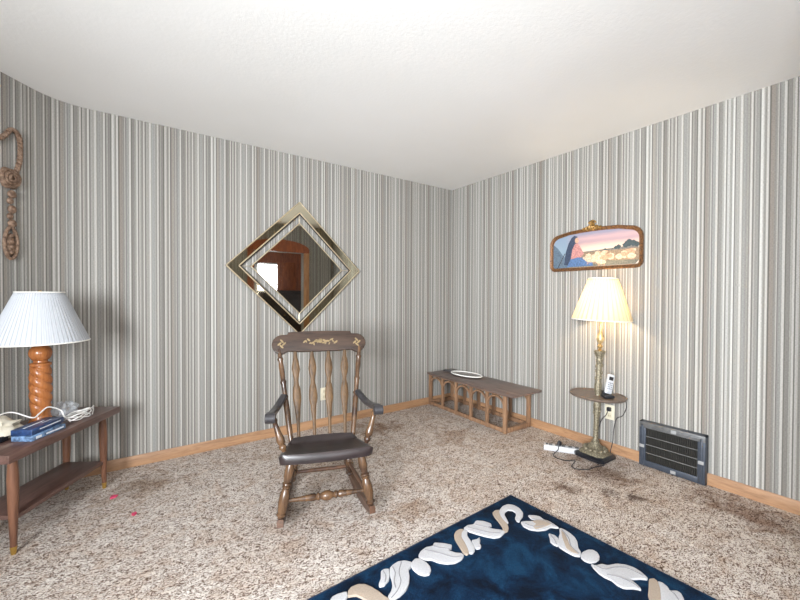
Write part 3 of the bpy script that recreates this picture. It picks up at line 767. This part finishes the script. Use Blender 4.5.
# ------------------------------------------------------------------ rug
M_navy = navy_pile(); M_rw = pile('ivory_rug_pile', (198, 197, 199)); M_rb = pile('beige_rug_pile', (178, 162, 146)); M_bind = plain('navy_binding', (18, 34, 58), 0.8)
RX, RY, RW, RL, RT = -1.18, -1.79, 1.68, 1.134, .018
RA = math.radians(1.9)
rg = thing('area_rug', 'navy blue rug with sculpted white ribbon border, in front of the rocking chair', 'rug', (RX, RY, 0), RA)
q = B(); q.box((-RW / 2, -RL / 2, RT / 2 - .001), (RW, RL, RT), bev=.006); obj('pile_field', q, M_navy, rg)
q = B()
q.tube([(0, 0, .008), (-RW, 0, .008), (-RW, -RL, .008), (0, -RL, .008)], .009, 8, True); obj('binding', q, M_bind, rg)
RIB = [
('w',[(-0.205,-0.083),(-0.161,-0.068),(-0.121,-0.072),(-0.100,-0.097),(-0.100,-0.138),(-0.121,-0.176),(-0.152,-0.197),(-0.186,-0.206),(-0.207,-0.216),(-0.212,-0.204),(-0.198,-0.182),(-0.171,-0.167),(-0.152,-0.151),(-0.150,-0.126),(-0.167,-0.109),(-0.198,-0.114),(-0.222,-0.131),(-0.240,-0.161),(-0.259,-0.188),(-0.269,-0.186),(-0.263,-0.161),(-0.249,-0.130),(-0.228,-0.102)]),
('b',[(-0.260,-0.079),(-0.229,-0.071),(-0.205,-0.083),(-0.228,-0.102),(-0.249,-0.130),(-0.263,-0.161),(-0.269,-0.186),(-0.294,-0.217),(-0.320,-0.232),(-0.341,-0.230),(-0.332,-0.209),(-0.316,-0.195),(-0.296,-0.154),(-0.281,-0.116)]),
('w',[(-0.118,-0.204),(-0.087,-0.230),(-0.076,-0.250),(-0.083,-0.278),(-0.072,-0.302),(-0.076,-0.339),(-0.081,-0.366),(-0.097,-0.352),(-0.112,-0.336),(-0.150,-0.336),(-0.188,-0.318),(-0.216,-0.290),(-0.221,-0.253),(-0.204,-0.221),(-0.177,-0.229),(-0.147,-0.250),(-0.120,-0.258),(-0.131,-0.233)]),
('w',[(-0.169,-0.361),(-0.161,-0.372),(-0.154,-0.388),(-0.162,-0.411),(-0.186,-0.428),(-0.216,-0.443),(-0.222,-0.423),(-0.215,-0.401),(-0.191,-0.383)]),
('w',[(-0.081,-0.366),(-0.073,-0.387),(-0.076,-0.421),(-0.088,-0.455),(-0.111,-0.480),(-0.150,-0.506),(-0.166,-0.529),(-0.197,-0.541),(-0.214,-0.524),(-0.218,-0.490),(-0.217,-0.459),(-0.213,-0.443),(-0.188,-0.427),(-0.150,-0.406),(-0.118,-0.392)]),
('w',[(-0.186,-0.537),(-0.158,-0.532),(-0.123,-0.538),(-0.105,-0.553),(-0.106,-0.574),(-0.124,-0.592),(-0.145,-0.601),(-0.176,-0.600),(-0.199,-0.589),(-0.208,-0.569),(-0.203,-0.549)]),
('w',[(-0.204,-0.593),(-0.198,-0.611),(-0.166,-0.622),(-0.153,-0.642),(-0.110,-0.659),(-0.084,-0.684),(-0.071,-0.714),(-0.075,-0.747),(-0.089,-0.776),(-0.101,-0.778),(-0.120,-0.758),(-0.148,-0.743),(-0.159,-0.737),(-0.163,-0.756),(-0.172,-0.780),(-0.183,-0.789),(-0.195,-0.770),(-0.230,-0.745),(-0.236,-0.720),(-0.227,-0.695),(-0.234,-0.670),(-0.232,-0.644),(-0.220,-0.615)]),
('b',[(-0.093,-0.781),(-0.071,-0.792),(-0.076,-0.807),(-0.110,-0.829),(-0.149,-0.845),(-0.197,-0.864),(-0.238,-0.855),(-0.214,-0.831),(-0.191,-0.816),(-0.148,-0.802)]),
('w',[(-0.076,-0.807),(-0.069,-0.824),(-0.078,-0.846),(-0.094,-0.857),(-0.070,-0.873),(-0.072,-0.889),(-0.102,-0.910),(-0.149,-0.917),(-0.177,-0.897),(-0.197,-0.864),(-0.110,-0.829)]),
('w',[(-0.489,-0.087),(-0.453,-0.081),(-0.423,-0.094),(-0.387,-0.078),(-0.358,-0.103),(-0.342,-0.141),(-0.355,-0.158),(-0.382,-0.148),(-0.367,-0.178),(-0.338,-0.208),(-0.337,-0.229),(-0.389,-0.240),(-0.421,-0.225),(-0.445,-0.193),(-0.465,-0.156),(-0.484,-0.118)]),
('b',[(-0.561,-0.096),(-0.536,-0.082),(-0.507,-0.082),(-0.492,-0.096),(-0.521,-0.108),(-0.545,-0.132),(-0.561,-0.166),(-0.578,-0.205),(-0.597,-0.234),(-0.617,-0.237),(-0.620,-0.217),(-0.613,-0.202),(-0.596,-0.156),(-0.582,-0.121)]),
('w',[(-0.492,-0.096),(-0.488,-0.116),(-0.514,-0.138),(-0.529,-0.173),(-0.544,-0.215),(-0.562,-0.237),(-0.587,-0.245),(-0.599,-0.236),(-0.578,-0.205),(-0.561,-0.166),(-0.545,-0.132),(-0.521,-0.108)]),
('w',[(-0.523,-0.178),(-0.498,-0.187),(-0.474,-0.184),(-0.488,-0.202),(-0.507,-0.215),(-0.516,-0.234),(-0.533,-0.241),(-0.550,-0.231),(-0.540,-0.210),(-0.533,-0.193)]),
('w',[(-0.800,-0.112),(-0.774,-0.097),(-0.738,-0.090),(-0.706,-0.101),(-0.684,-0.087),(-0.651,-0.115),(-0.625,-0.148),(-0.640,-0.162),(-0.663,-0.164),(-0.651,-0.196),(-0.628,-0.216),(-0.628,-0.232),(-0.657,-0.246),(-0.696,-0.244),(-0.730,-0.226),(-0.755,-0.199),(-0.768,-0.168),(-0.794,-0.153),(-0.809,-0.130)]),
('w',[(-0.856,-0.132),(-0.826,-0.121),(-0.808,-0.134),(-0.799,-0.165),(-0.801,-0.196),(-0.812,-0.218),(-0.835,-0.232),(-0.856,-0.223),(-0.870,-0.201),(-0.873,-0.170),(-0.869,-0.148)]),
('w',[(-0.954,-0.106),(-0.932,-0.096),(-0.900,-0.092),(-0.871,-0.105),(-0.852,-0.131),(-0.873,-0.153),(-0.892,-0.159),(-0.909,-0.191),(-0.933,-0.221),(-0.964,-0.243),(-0.999,-0.253),(-1.026,-0.254),(-1.048,-0.243),(-1.045,-0.229),(-1.019,-0.214),(-0.998,-0.193),(-0.984,-0.167),(-0.974,-0.136)]),
('w',[(-0.994,-0.098),(-0.975,-0.096),(-0.957,-0.107),(-0.974,-0.136),(-0.993,-0.160),(-1.011,-0.166),(-1.025,-0.173),(-1.044,-0.166),(-1.040,-0.153),(-1.017,-0.134)]),
('b',[(-1.161,-0.114),(-1.140,-0.103),(-1.110,-0.106),(-1.087,-0.122),(-1.071,-0.151),(-1.061,-0.188),(-1.054,-0.218),(-1.046,-0.240),(-1.049,-0.250),(-1.095,-0.242),(-1.120,-0.201),(-1.128,-0.183),(-1.142,-0.153),(-1.161,-0.143),(-1.174,-0.139)]),
('b',[(-0.150,-0.251),(-0.101,-0.267),(-0.088,-0.281),(-0.076,-0.304),(-0.083,-0.326),(-0.129,-0.322),(-0.168,-0.313),(-0.195,-0.307),(-0.185,-0.283),(-0.151,-0.279)]),  # inner strip: beige shadow painted on to shape the leaf
('b',[(-0.091,-0.382),(-0.103,-0.409),(-0.134,-0.444),(-0.167,-0.474),(-0.179,-0.511),(-0.192,-0.533),(-0.206,-0.505),(-0.202,-0.476),(-0.170,-0.446),(-0.137,-0.414)]),  # second beige shadow strip, shaping the long ribbon
('w',[(-1.239,-0.114),(-1.223,-0.104),(-1.203,-0.106),(-1.180,-0.109),(-1.165,-0.116),(-1.174,-0.139),(-1.191,-0.148),(-1.216,-0.157),(-1.242,-0.139)]),

]
qw, qb = B(), B()
def ribbons(idx, fx, fy, dz):
    for i in idx:
        c, pl = RIB[i]
        pl = [(x - 1.164 - RX, y - 1.778 - RY) for x, y in pl]
        pl = [(x * math.cos(RA) + y * math.sin(RA), y * math.cos(RA) - x * math.sin(RA)) for x, y in pl]
        pl = [((-RW - x) if fx else x, (-RL - y) if fy else y) for x, y in pl]
        if fx != fy: pl = pl[::-1]
        # round the traced corners
        rp = []
        for k in range(len(pl)):
            a, m_, e = pl[k - 1], pl[k], pl[(k + 1) % len(pl)]
            rp += [((a[0] + 6 * m_[0]) / 7, (a[1] + 6 * m_[1]) / 7), ((e[0] + 6 * m_[0]) / 7, (e[1] + 6 * m_[1]) / 7)]
        (qw if c == 'w' else qb).prism(rp, RT - .006, RT + .006 + dz + i * .0001, bev=.0032)
ribbons(range(len(RIB)), 0, 0, 0)
ribbons([0, 1, 2, 3, 4, 5, 6], 1, 0, .0002)
ribbons([0, 1, 9, 10, 11, 12, 13, 14, 15, 16], 0, 1, .0002); ribbons([0, 1, 9, 10, 11, 12, 2], 1, 1, .0004)
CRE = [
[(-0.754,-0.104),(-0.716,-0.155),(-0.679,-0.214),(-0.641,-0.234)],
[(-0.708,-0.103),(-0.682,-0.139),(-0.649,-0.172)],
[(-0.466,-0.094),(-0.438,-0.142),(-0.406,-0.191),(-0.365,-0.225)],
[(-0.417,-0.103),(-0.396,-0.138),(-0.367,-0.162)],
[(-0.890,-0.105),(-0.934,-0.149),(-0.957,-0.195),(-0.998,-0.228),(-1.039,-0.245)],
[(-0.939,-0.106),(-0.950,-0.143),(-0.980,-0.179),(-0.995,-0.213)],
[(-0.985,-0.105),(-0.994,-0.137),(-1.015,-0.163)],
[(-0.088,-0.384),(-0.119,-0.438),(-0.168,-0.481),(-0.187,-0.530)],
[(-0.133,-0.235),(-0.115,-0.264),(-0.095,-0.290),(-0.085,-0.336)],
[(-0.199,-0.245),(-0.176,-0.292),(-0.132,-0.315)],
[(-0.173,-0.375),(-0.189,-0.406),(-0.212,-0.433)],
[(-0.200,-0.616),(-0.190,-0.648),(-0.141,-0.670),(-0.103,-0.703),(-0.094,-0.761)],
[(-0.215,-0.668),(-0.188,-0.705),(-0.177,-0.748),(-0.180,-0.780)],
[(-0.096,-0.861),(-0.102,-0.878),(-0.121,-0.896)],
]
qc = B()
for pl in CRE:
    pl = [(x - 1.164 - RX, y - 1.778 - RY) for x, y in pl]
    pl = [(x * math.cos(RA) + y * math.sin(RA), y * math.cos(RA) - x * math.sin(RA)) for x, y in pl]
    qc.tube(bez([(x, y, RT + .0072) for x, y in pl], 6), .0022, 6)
obj('ribbon_crease', qc, pile('groove_shade_grey', (150, 148, 150)), rg, smooth=50)  # grey lines put the shade of the ribbon grooves into the colour
obj('ribbon_border', qw, M_rw, rg, smooth=50); obj('ribbon_fold_and_shade', qb, M_rb, rg, smooth=50, label='beige underside and painted inner shading of the ribbon border')

# ------------------------------------------------------------------ framed picture on the right wall
M_frame = antique('gilt_wood_frame', (64, 42, 28), (132, 92, 56), 0.3, 0.4, 90)
M_gilt = antique('gilt_ornament', (96, 70, 36), (170, 132, 74), 0.5, 0.4, 80)
PM = Matrix(((0, 0, -1, 0), (-1, 0, 0, 0), (0, 1, 0, 0), (0, 0, 0, 1)))    # x right along the wall, y up, z into the room
pc = thing('framed_picture', 'wide gilt-framed picture of a shepherd and sheep at sunset above the floor lamp', 'picture', (0, -1.653, 1.424))
def pshape(e):      # outline inset by e
    w, hs = .372 - e, .315 - e
    pts = []
    def arc(cx, cy, r, a0, a1, n=8): pts.extend((cx + r * math.cos(a0 + (a1 - a0) * k / n), cy + r * math.sin(a0 + (a1 - a0) * k / n)) for k in range(n + 1))
    r1 = max(.05 - e, .012); arc(-w + r1, e + r1, r1, PI, 1.5 * PI); arc(w - r1, e + r1, r1, 1.5 * PI, 2 * PI)
    r2 = .085 - e * .6; arc(w - r2, hs - r2, r2, 0, PI * .42)
    pts.extend([(.2, hs + .018), (.1, hs + .024), (0, hs + .026), (-.1, hs + .024), (-.2, hs + .018)])
    arc(-w + r2, hs - r2, r2, PI * .58, PI); return pts
pf = thing
q = B(); secs = [(0, .001), (0, .016), (.006, .023), (.014, .020), (.019, .013), (.026, .012), (.030, .006), (.030, .001)]
q.rings([[PM @ Vector((x, y, d)) for x, y in pshape(e)] for e, d in secs], True, False, True); obj('frame', q, M_frame, pc)
q = B()
for cx, cy, r in ((0, .345, .03), (-.035, .338, .02), (.035, .338, .02), (-.065, .335, .014), (.065, .335, .014), (0, .372, .02)):
    q.lathe([(0, 0), (r, .004), (r * .8, .016), (r * .4, .012), (0, .02)], 14, PM @ Matrix.Translation((cx, cy, .012)), fn=lambda a, z: 1 + .1 * math.cos(5 * a))
q.tube([PM @ Vector((.028 * math.cos(a), .375 + .022 * math.sin(a), .016)) for a in [PI * k / 12 for k in range(13)]], .006, 8)
obj('crest_ornament', q, M_gilt, pc)
# the painting: flat layers of paint on one panel
cols = dict(field=(150, 128, 104), far=(120, 116, 112), tree=(66, 80, 84), sheep=(226, 196, 166), sheep2=(200, 158, 126), cloak=(58, 70, 92), rose=(202, 142, 136), blue=(88, 118, 160), skin=(206, 164, 138), staff=(60, 58, 62), rock=(98, 116, 132), grass=(122, 118, 104))
PMATS = [sunset()] + [plain('paint_' + k, tuple(c * .86 for c in v), 0.6, var=.16, vs=90) for k, v in cols.items()]
IDX = {k: i + 1 for i, k in enumerate(cols)}
q = B(); q.mi = 0
ins = pshape(.026)
n0 = 0; uvl = q.bm.loops.layers.uv.new('UVMap')
fc = q.bm.faces.new([q.bm.verts.new(PM @ Vector((x, y, .008))) for x, y in ins])
for l, (x, y) in zip(fc.loops, ins): l[uvl].uv = ((x + .35) / .7, y / .32)
lay = [0]
def paint(kind, pl):
    lay[0] += 1; q.mi = IDX[kind]; z = .0081 + lay[0] * .00002
    q.bm.faces.ensure_lookup_table(); f = q.bm.faces.new([q.bm.verts.new(PM @ Vector((x, y, z))) for x, y in pl]); f.material_index = IDX[kind]
def blob(kind, cx, cy, a, b_, rot=0, n=14, wob=.0):
    paint(kind, [(cx + math.cos(rot) * a * (1 + wob * math.sin(5 * t)) * math.cos(t) - math.sin(rot) * b_ * math.sin(t), cy + math.sin(rot) * a * math.cos(t) + math.cos(rot) * b_ * (1 + wob * math.cos(4 * t)) * math.sin(t)) for t in [2 * PI * k / n for k in range(n)]])
paint('far', [(-.16, .145), (.34, .145), (.34, .168), (.2, .165), (.05, .158), (-.16, .15)])
paint('field', [(-.345, .05), (-.32, .03), (.32, .03), (.345, .06), (.345, .148), (-.1, .148), (-.345, .10)])
paint('grass', [(-.32, .03), (.32, .03), (.344, .06), (.1, .07), (-.1, .055)])
for x, y, a in ((.275, .19, .03), (.305, .185, .025), (.25, .175, .022), (.20, .168, .018), (.18, .163, .014), (.10, .155, .012), (.33, .175, .02)): blob('tree', x, y, a, a * .85, 0, 16, .12)
paint('rock', [(-.345, .05), (-.345, .24), (-.30, .20), (-.25, .13), (-.20, .09), (-.20, .03), (-.32, .03)])
rnd = random.Random(4)
for k in range(34):
    x = rnd.uniform(-.05, .33); y = .085 + .055 * rnd.random(); s_ = .012 + .010 * (0.14 - y) / .055
    blob('sheep' if rnd.random() < .6 else 'sheep2', x, y, s_ * 1.5, s_, rnd.uniform(-.2, .2), 12, .06)
# resting robed shepherd, seen as broad shapes, with two near sheep
_paint = paint
def paint(kind, pl):
    _paint(kind, [(-.21 + (x + .21) * FS[0], .035 + (y - .035) * FS[0]) for x, y in pl])
FS = [1.28]
paint('cloak', [(-.235, .05), (-.225, .13), (-.205, .19), (-.185, .225), (-.165, .238), (-.145, .23), (-.14, .20), (-.15, .15), (-.16, .08), (-.17, .04)])
paint('rose', [(-.19, .08), (-.178, .15), (-.16, .185), (-.14, .185), (-.118, .15), (-.10, .115), (-.13, .085)])
blob('skin', -.148, .205, .013, .019)
paint('blue', [(-.215, .035), (-.19, .085), (-.14, .095), (-.09, .088), (-.05, .07), (-.04, .035)])
paint('staff', [(-.285, .03), (-.279, .03), (-.228, .125), (-.232, .127)])
FS[0] = 1.0
for x, y, a, b_ in ((-.01, .085, .055, .022), (.07, .062, .04, .019)):
    blob('sheep', x, y, a, b_, -.1, 16, .04); blob('sheep', x - a * .95, y + b_ * .7, .016, .012); 
    for lx in (-.6, -.35, .4, .65): paint('sheep2', [(x + a * lx, y - b_ * .7), (x + a * lx + .006, y - b_ * .7), (x + a * lx + .005, y - b_ * 1.7), (x + a * lx + .001, y - b_ * 1.7)])
obj('painting', q, PMATS, pc, smooth=0)

# ------------------------------------------------------------------ floor lamp with tray
M_col = antique('antique_gilt_column', (88, 80, 66), (146, 137, 114), 0.35, 0.42, 110)
M_colg = antique('pale_gold_metal', (150, 120, 72), (226, 202, 152), 0.5, 0.35, 40)
M_marb = plain('black_base', (26, 27, 32), 0.3, var=.2)
M_tray = plain('grey_brown_tray', (104, 90, 80), 0.35, var=.1)
M_litshade = shade_mat('cream_pleated_shade', (244, 231, 200), 0.4, 34)
fl = thing('floor_lamp', 'lit floor lamp with cream shade, ornate gilt column and round tray', 'lamp', (-.192, -1.782, 0), rot=(math.radians(1.2), math.radians(1.9), 0))
def squircle(h, z, cut): return [Vector((x, y, z)) for x, y in ((h, h - cut), (h - cut, h), (-h + cut, h), (-h, h - cut), (-h, -h + cut), (-h + cut, -h), (h - cut, -h), (h, -h + cut))]
q = B(); q.rings([squircle(.104, .0, .025), squircle(.112, .006, .025), squircle(.112, .026, .025), squircle(.10, .036, .025)]); obj('plinth', q, M_marb, fl)
q = B(); q.rings([squircle(.094, .034, .03), squircle(.085, .050, .03), squircle(.055, .066, .02), squircle(.038, .085, .014), squircle(.022, .118, .008)])
for k in range(12):
    a = 2 * PI * k / 12; q.ball((.07 * math.cos(a), .07 * math.sin(a), .066), .018, (1, 1, .8), 10)
obj('ornate_foot', q, M_col, fl)
q = B()
q.lathe([(.022, .11), (.026, .125), (.016, .135), (.016, .16), (.0175, .30), (.021, .325), (.024, .34), (.022, .36), (.024, .40), (.022, .44), (.018, .45), (.018, .485), (.022, .50), (.025, .54), (.019, .57), (.018, .66), (.021, .72), (.023, .735), (.019, .745), (.027, .765), (.038, .79), (.04, .80), (.025, .805), (.0, .806)], 24, fn=lambda a, z: 1 + .07 * math.cos(8 * a))
for k in range(26):      # leaf relief on the column
    a = k * 2.4; z = .33 + .11 * (k % 13) / 12 if k < 13 else .58 + .14 * (k % 13) / 12
    q.ball((.020 * math.cos(a), .020 * math.sin(a), z), .0085, (1, 1, 1.7), 8)
obj('column', q, M_col, fl, smooth=50)
q = B(); q.lathe([(.0, .455), (.176, .455), (.188, .459), (.194, .467), (.194, .475), (.187, .477), (.181, .469), (.0, .467)], 48); obj('tray', q, M_tray, fl)
q = B(); q.lathe([(.012, .80), (.015, .81), (.008, .82), (.018, .83), (.019, .84), (.009, .85), (.013, .862), (.024, .88), (.026, .90), (.017, .93), (.010, .955), (.013, .965), (.013, .985), (.0, .987)], 24); obj('urn_neck', q, M_colg, fl)
q = B(); q.lathe([(.008, .98), (.008, 1.04)], 12); q.tube([(-.045, 0, 1.04), (-.05, 0, 1.18), (0, 0, 1.335), (.05, 0, 1.18), (.045, 0, 1.04)], .0025, 6); q.tube([(-.045, 0, 1.04), (.045, 0, 1.04)], .004, 6); q.tube([(-.097, 0, 1.34), (.097, 0, 1.34)], .002, 6); obj('harp', q, M_colg, fl)
sh = obj('lamp_shade', pleated(.203, 1.035, .098, 1.346, 34, .014), M_litshade, fl, smooth=80)
q = B()
for r, z in ((.203, 1.035), (.099, 1.346)):
    q = B(); q.tube([(r * math.cos(a), r * math.sin(a), z) for a in [2 * PI * k / 64 for k in range(64)]], .0035, 8, True); obj('shade_trim', q, M_trimw, sh)
q = B(); q.ball((0, 0, 1.12), .03, (1, 1, 1.25)); obj('bulb', q, emis('glowing_bulb', (255, 214, 150), 5.0), fl)
q = B(); q.lathe([(0, 1.335), (.008, 1.34), (.01, 1.352), (.005, 1.362), (0, 1.366)], 12); obj('finial', q, M_colg, fl)

# cordless phone standing in its cradle on the lamp tray
M_silver = plain('silver_plastic', (200, 202, 206), 0.35, 0.2, var=.04); M_blk = plain('black_cradle', (34, 34, 38), 0.4)
FLM = Matrix.Translation((-.192, -1.782, 0)) @ fl.rotation_euler.to_matrix().to_4x4()
PHM = Matrix.Translation(FLM @ Vector((-.02, -.082, .469))) @ Matrix.Rotation(math.radians(-38), 4, 'Z')
ph = thing('cordless_phone', 'silver cordless phone standing in a black cradle on the lamp tray', 'phone', FLM @ Vector((-.02, -.082, .469)), math.radians(-38))
q = B(); q.box((0, 0, .014), (.07, .075, .024), bev=.008); q.box((0, .018, .034), (.06, .034, .03), bev=.006); obj('cradle', q, M_blk, ph)
HM = Matrix.Translation((0, .0, .032)) @ Matrix.Rotation(math.radians(-14), 4, 'X') @ Matrix.Rotation(math.radians(17), 4, 'Y')
q = B(); q.box((0, 0, .072), (.05, .026, .145), HM, bev=.009); hs = obj('handset', q, M_silver, ph)
q = B(); q.box((0, -.0135, .112), (.030, .002, .026), HM, bev=.0008); obj('display', q, M_blk, hs)
q = B()
for r in range(4):
    for c in range(3): q.box((-.012 + .012 * c, -.0135, .078 - .014 * r), (.008, .002, .008), HM)
obj('keypad', q, plain('grey_keys', (120, 122, 128), .5), hs)

# power strip and cords by the lamp base
ps = thing('power_strip', 'white power strip on the carpet beside the floor lamp base', 'power strip', (-.30, -1.585, 0), math.atan2(-.20, .13))
q = B(); q.box((0, 0, .021), (.27, .058, .042), bev=.006); obj('housing', q, plain('white_plastic', (196, 196, 198), .4, var=.02), ps)
q = B()
for k in range(5): q.box((-.085 + .047 * k, 0, .0425), (.026, .03, .003), bev=.001)
obj('socket_row', q, plain('grey_sockets', (96, 96, 98), .6), ps)
q = B(); q.box((-.112, .0, .044), (.014, .02, .008), bev=.002); obj('switch', q, M_blk, ps)
M_bcord = plain('dark_cord', (52, 48, 50), .5)
PSM = Matrix.Translation((-.30, -1.585, 0)) @ Matrix.Rotation(math.atan2(-.20, .13), 4, 'Z')
q = B(); q.box(PSM @ Vector((-.02, 0, .06)), (.026, .026, .032), bev=.005); plugb = q
q = B(); q.tube(bez([PSM @ Vector((-.02, 0, .074)), PSM @ Vector((-.025, -.02, .085)), PSM @ Vector((-.03, -.05, .03)), (-.43, -1.59, .006), (-.455, -1.64, .005), (-.44, -1.70, .005), (-.385, -1.735, .005), (-.43, -1.755, .005), (-.495, -1.775, .005), (-.505, -1.82, .005), (-.45, -1.865, .005), (-.375, -1.875, .005), (-.285, -1.90, .005)], 8), .0032, 6)
o = obj('power_cord', q, M_bcord, fl); o.matrix_parent_inverse = FLM.inverted(); obj('plug', plugb, M_blk, o)
# wall outlets and the cord that hangs from the tray
M_ivory = plain('ivory_plate', (212, 204, 182), .4, var=.03)
def outlet(label, M):
    t = thing('wall_outlet', label, 'outlet'); t.matrix_world = M
    q = B(); q.box((0, 0, .0035), (.07, .115, .007), bev=.002); obj('cover_plate', q, M_ivory, t)
    q = B()
    for s_ in (-1, 1):
        q = B(); q.box((0, s_ * .024, .0075), (.028, .03, .002), bev=.0007); r__ = obj('receptacle', q, plain('ivory_receptacle', (196, 186, 160), .4), t)
        q = B()
        for k in (-1, 1): q.box((k * .006, s_ * .026, .0088), (.002, .009, .0006))
        obj('slots', q, M_blk, r__)
outlet('ivory wall outlet on the right wall behind the floor lamp column', Matrix.Translation((0, -1.80, .31)) @ PM)
outlet('ivory wall outlet on the back wall behind the rocking chair', Matrix.Translation((-1.596, 0, .30)) @ TM)
q = B(); q.tube(bez([(-.06, -1.91, .462), (-.045, -1.93, .44), (-.03, -1.93, .38), (-.02, -1.90, .31), (-.02, -1.86, .28), (-.022, -1.84, .2), (-.025, -1.835, .10), (-.03, -1.82, .02), (-.06, -1.84, .005)], 8), .0026, 6)
o = obj('phone_cord', q, M_bcord, ph); o.matrix_parent_inverse = PHM.inverted()
q = B(); q.tube(bez([(-.03, -1.80, .33), (-.045, -1.79, .29), (-.06, -1.77, .26), (-.09, -1.76, .2), (-.1, -1.74, .08), (-.09, -1.72, .008), (-.11, -1.66, .005), (-.2, -1.62, .006)], 8), .003, 6)
o = obj('power_cord', q, M_bcord, ps); o.matrix_parent_inverse = PSM.inverted()
q = B(); q.box((-.018, -1.80, .335), (.024, .03, .03), bev=.005); o2_ = obj('wall_plug', q, M_blk, o)

# ------------------------------------------------------------------ air grille at the foot of the right wall
M_gri = plain('slate_grey_metal', (68, 74, 84), 0.45, 0.3, var=.06); M_gri2 = plain('worn_grey_metal', (104, 104, 104), 0.5, 0.3, var=.1); M_dk = plain('dark_duct', (20, 20, 22), .8)
gr = thing('air_return_grille', 'dark grey metal air grille box at the foot of the right wall', 'vent', (0, -2.222, 0))
GW, GH, GD = .384, .318, .052
q = B()
q.prism([(-GW / 2, .004), (GW / 2, .004), (GW / 2, GH), (-GW / 2, GH)], .0, .012, PM)
for s_ in (-1, 1): q.box((-.026, s_ * (GW / 2 - .006), GH / 2 + .002), (GD, .012, GH - .004), bev=.002)
q.box((-.026, 0, .010), (GD, GW, .012), bev=.002); q.box((-.026, 0, GH - .006), (GD, GW, .012), bev=.002); obj('housing', q, M_gri, gr)
q = B(); fw_ = .042
for s_ in (-1, 1): q.box((-.050, s_ * (GW / 2 - fw_ / 2), GH / 2 + .002), (.012, fw_, GH - .004), bev=.004); q.box((-.058, s_ * (GW / 2 - fw_ * .5), GH / 2), (.008, fw_ * .35, GH - .03), bev=.003)
q.box((-.050, 0, .004 + fw_ / 2), (.012, GW - 2 * fw_ + .01, fw_), bev=.004); obj('front_frame', q, M_gri, gr)
q = B(); q.box((-.051, 0, GH - fw_ / 2), (.013, GW, fw_), bev=.004); q.box((-.058, 0, GH - fw_ * .5), (.008, GW - .03, fw_ * .35), bev=.003); obj('top_bar', q, M_gri2, gr)
q = B()
M_clip = plain('pale_clip', (150, 150, 150), .5)
for y, z in ((-.02, GH - .021), (GW / 2 - .021, GH * .46), (-GW / 2 + .021, GH * .46), (-.02, .025)):
    q = B(); q.box((-.0625, y, z), (.004, .03, .022), bev=.001); obj('clip', q, M_clip, gr)
q = B(); q.box((-.016, 0, GH / 2), (.006, GW - .06, GH - .06)); obj('duct_screen', q, M_dk, gr)
q = B(); n = 30
for k in range(n): q.box((-.036, -GW / 2 + fw_ + (GW - 2 * fw_) * (k + .5) / n, GH / 2), (.022, .0022, GH - 2 * fw_))
obj('fins', q, plain('dark_fins', (70, 68, 64), .5, .2), gr)
q = B()
for k in (1, 2, 3): q.box((-.049, 0, fw_ + (GH - 2 * fw_) * k / 4), (.004, GW - 2 * fw_, .005))
obj('cross_bars', q, plain('grey_bars', (110, 110, 108), .5, .3), gr)

# ------------------------------------------------------------------ light
def area(name, loc, rot, sx, sy, power, col, spread=180):
    l = bpy.data.lights.new(name, 'AREA'); l.shape = 'RECTANGLE'; l.size = sx; l.size_y = sy; l.energy = power; l.color = col; l.spread = math.radians(spread)
    o = bpy.data.objects.new(name, l); COL.objects.link(o); o.location = loc; o.rotation_euler = rot; return o
WZC = (WZ[0] + WZ[1]) / 2
area('window_and_fill_light', (LX + .28, (W1[0] + W1[1]) / 2, WZC), (PI / 2 - .06, 0, -PI / 2 + .5), W1[1] - W1[0] - .15, WZ[1] - WZ[0] - .2, P_W1, (.90, .95, 1.0), 110)
area('window_and_fill_light', ((W2[0] + W2[1]) / 2, SY + .05, WZC), (PI / 2 + .35, 0, 0), W2[1] - W2[0] - .1, WZ[1] - WZ[0] - .1, P_W2, (.90, .95, 1.0))  # fill light of the added window, tilted up towards the ceiling
area('window_and_fill_light', (-.40, -6.1, 1.5), (PI / 2, 0, 0), .44, .9, 25, (.96, .98, 1.0))
pl = bpy.data.lights.new('lamp_bulb_light', 'POINT'); pl.energy = P_LAMP; pl.color = (1.0, .80, .54); pl.shadow_soft_size = .035
po = bpy.data.objects.new('lamp_bulb_light', pl); COL.objects.link(po); po.location = FLM @ Vector((0, 0, 1.19))
w = bpy.data.worlds.new('daylight'); scn.world = w; w.use_nodes = True
w.node_tree.nodes['Background'].inputs[0].default_value = (.85, .92, 1, 1); w.node_tree.nodes['Background'].inputs[1].default_value = 1.0

# ------------------------------------------------------------------ camera
f, pitch, yaw, roll = 374.2156, -.0121, .6149, .0039
fwv = Vector((math.sin(yaw) * math.cos(pitch), math.cos(yaw) * math.cos(pitch), math.sin(pitch)))
r_ = Vector((math.cos(yaw), -math.sin(yaw), 0)); u_ = r_.cross(fwv)
r2 = r_ * math.cos(roll) + u_ * math.sin(roll); u2 = -r_ * math.sin(roll) + u_ * math.cos(roll)
cd = bpy.data.cameras.new('camera'); cd.sensor_fit = 'HORIZONTAL'; cd.sensor_width = 36; cd.lens = 36 * f / 800; cd.clip_start = .02
co = bpy.data.objects.new('camera', cd); COL.objects.link(co)
co.matrix_world = Matrix(((r2.x, u2.x, -fwv.x, -3.0172), (r2.y, u2.y, -fwv.y, -3.2276), (r2.z, u2.z, -fwv.z, 1.2123), (0, 0, 0, 1)))
scn.camera = co
scn.view_settings.view_transform = 'Standard'; scn.view_settings.look = 'None'; scn.view_settings.gamma = 1.0; scn.view_settings.use_curve_mapping = False
scn.view_settings.exposure = EXPOSURE
scn.cycles.use_denoising = True
scn.cycles.max_bounces = 10; scn.cycles.diffuse_bounces = 7; scn.cycles.transparent_max_bounces = 12
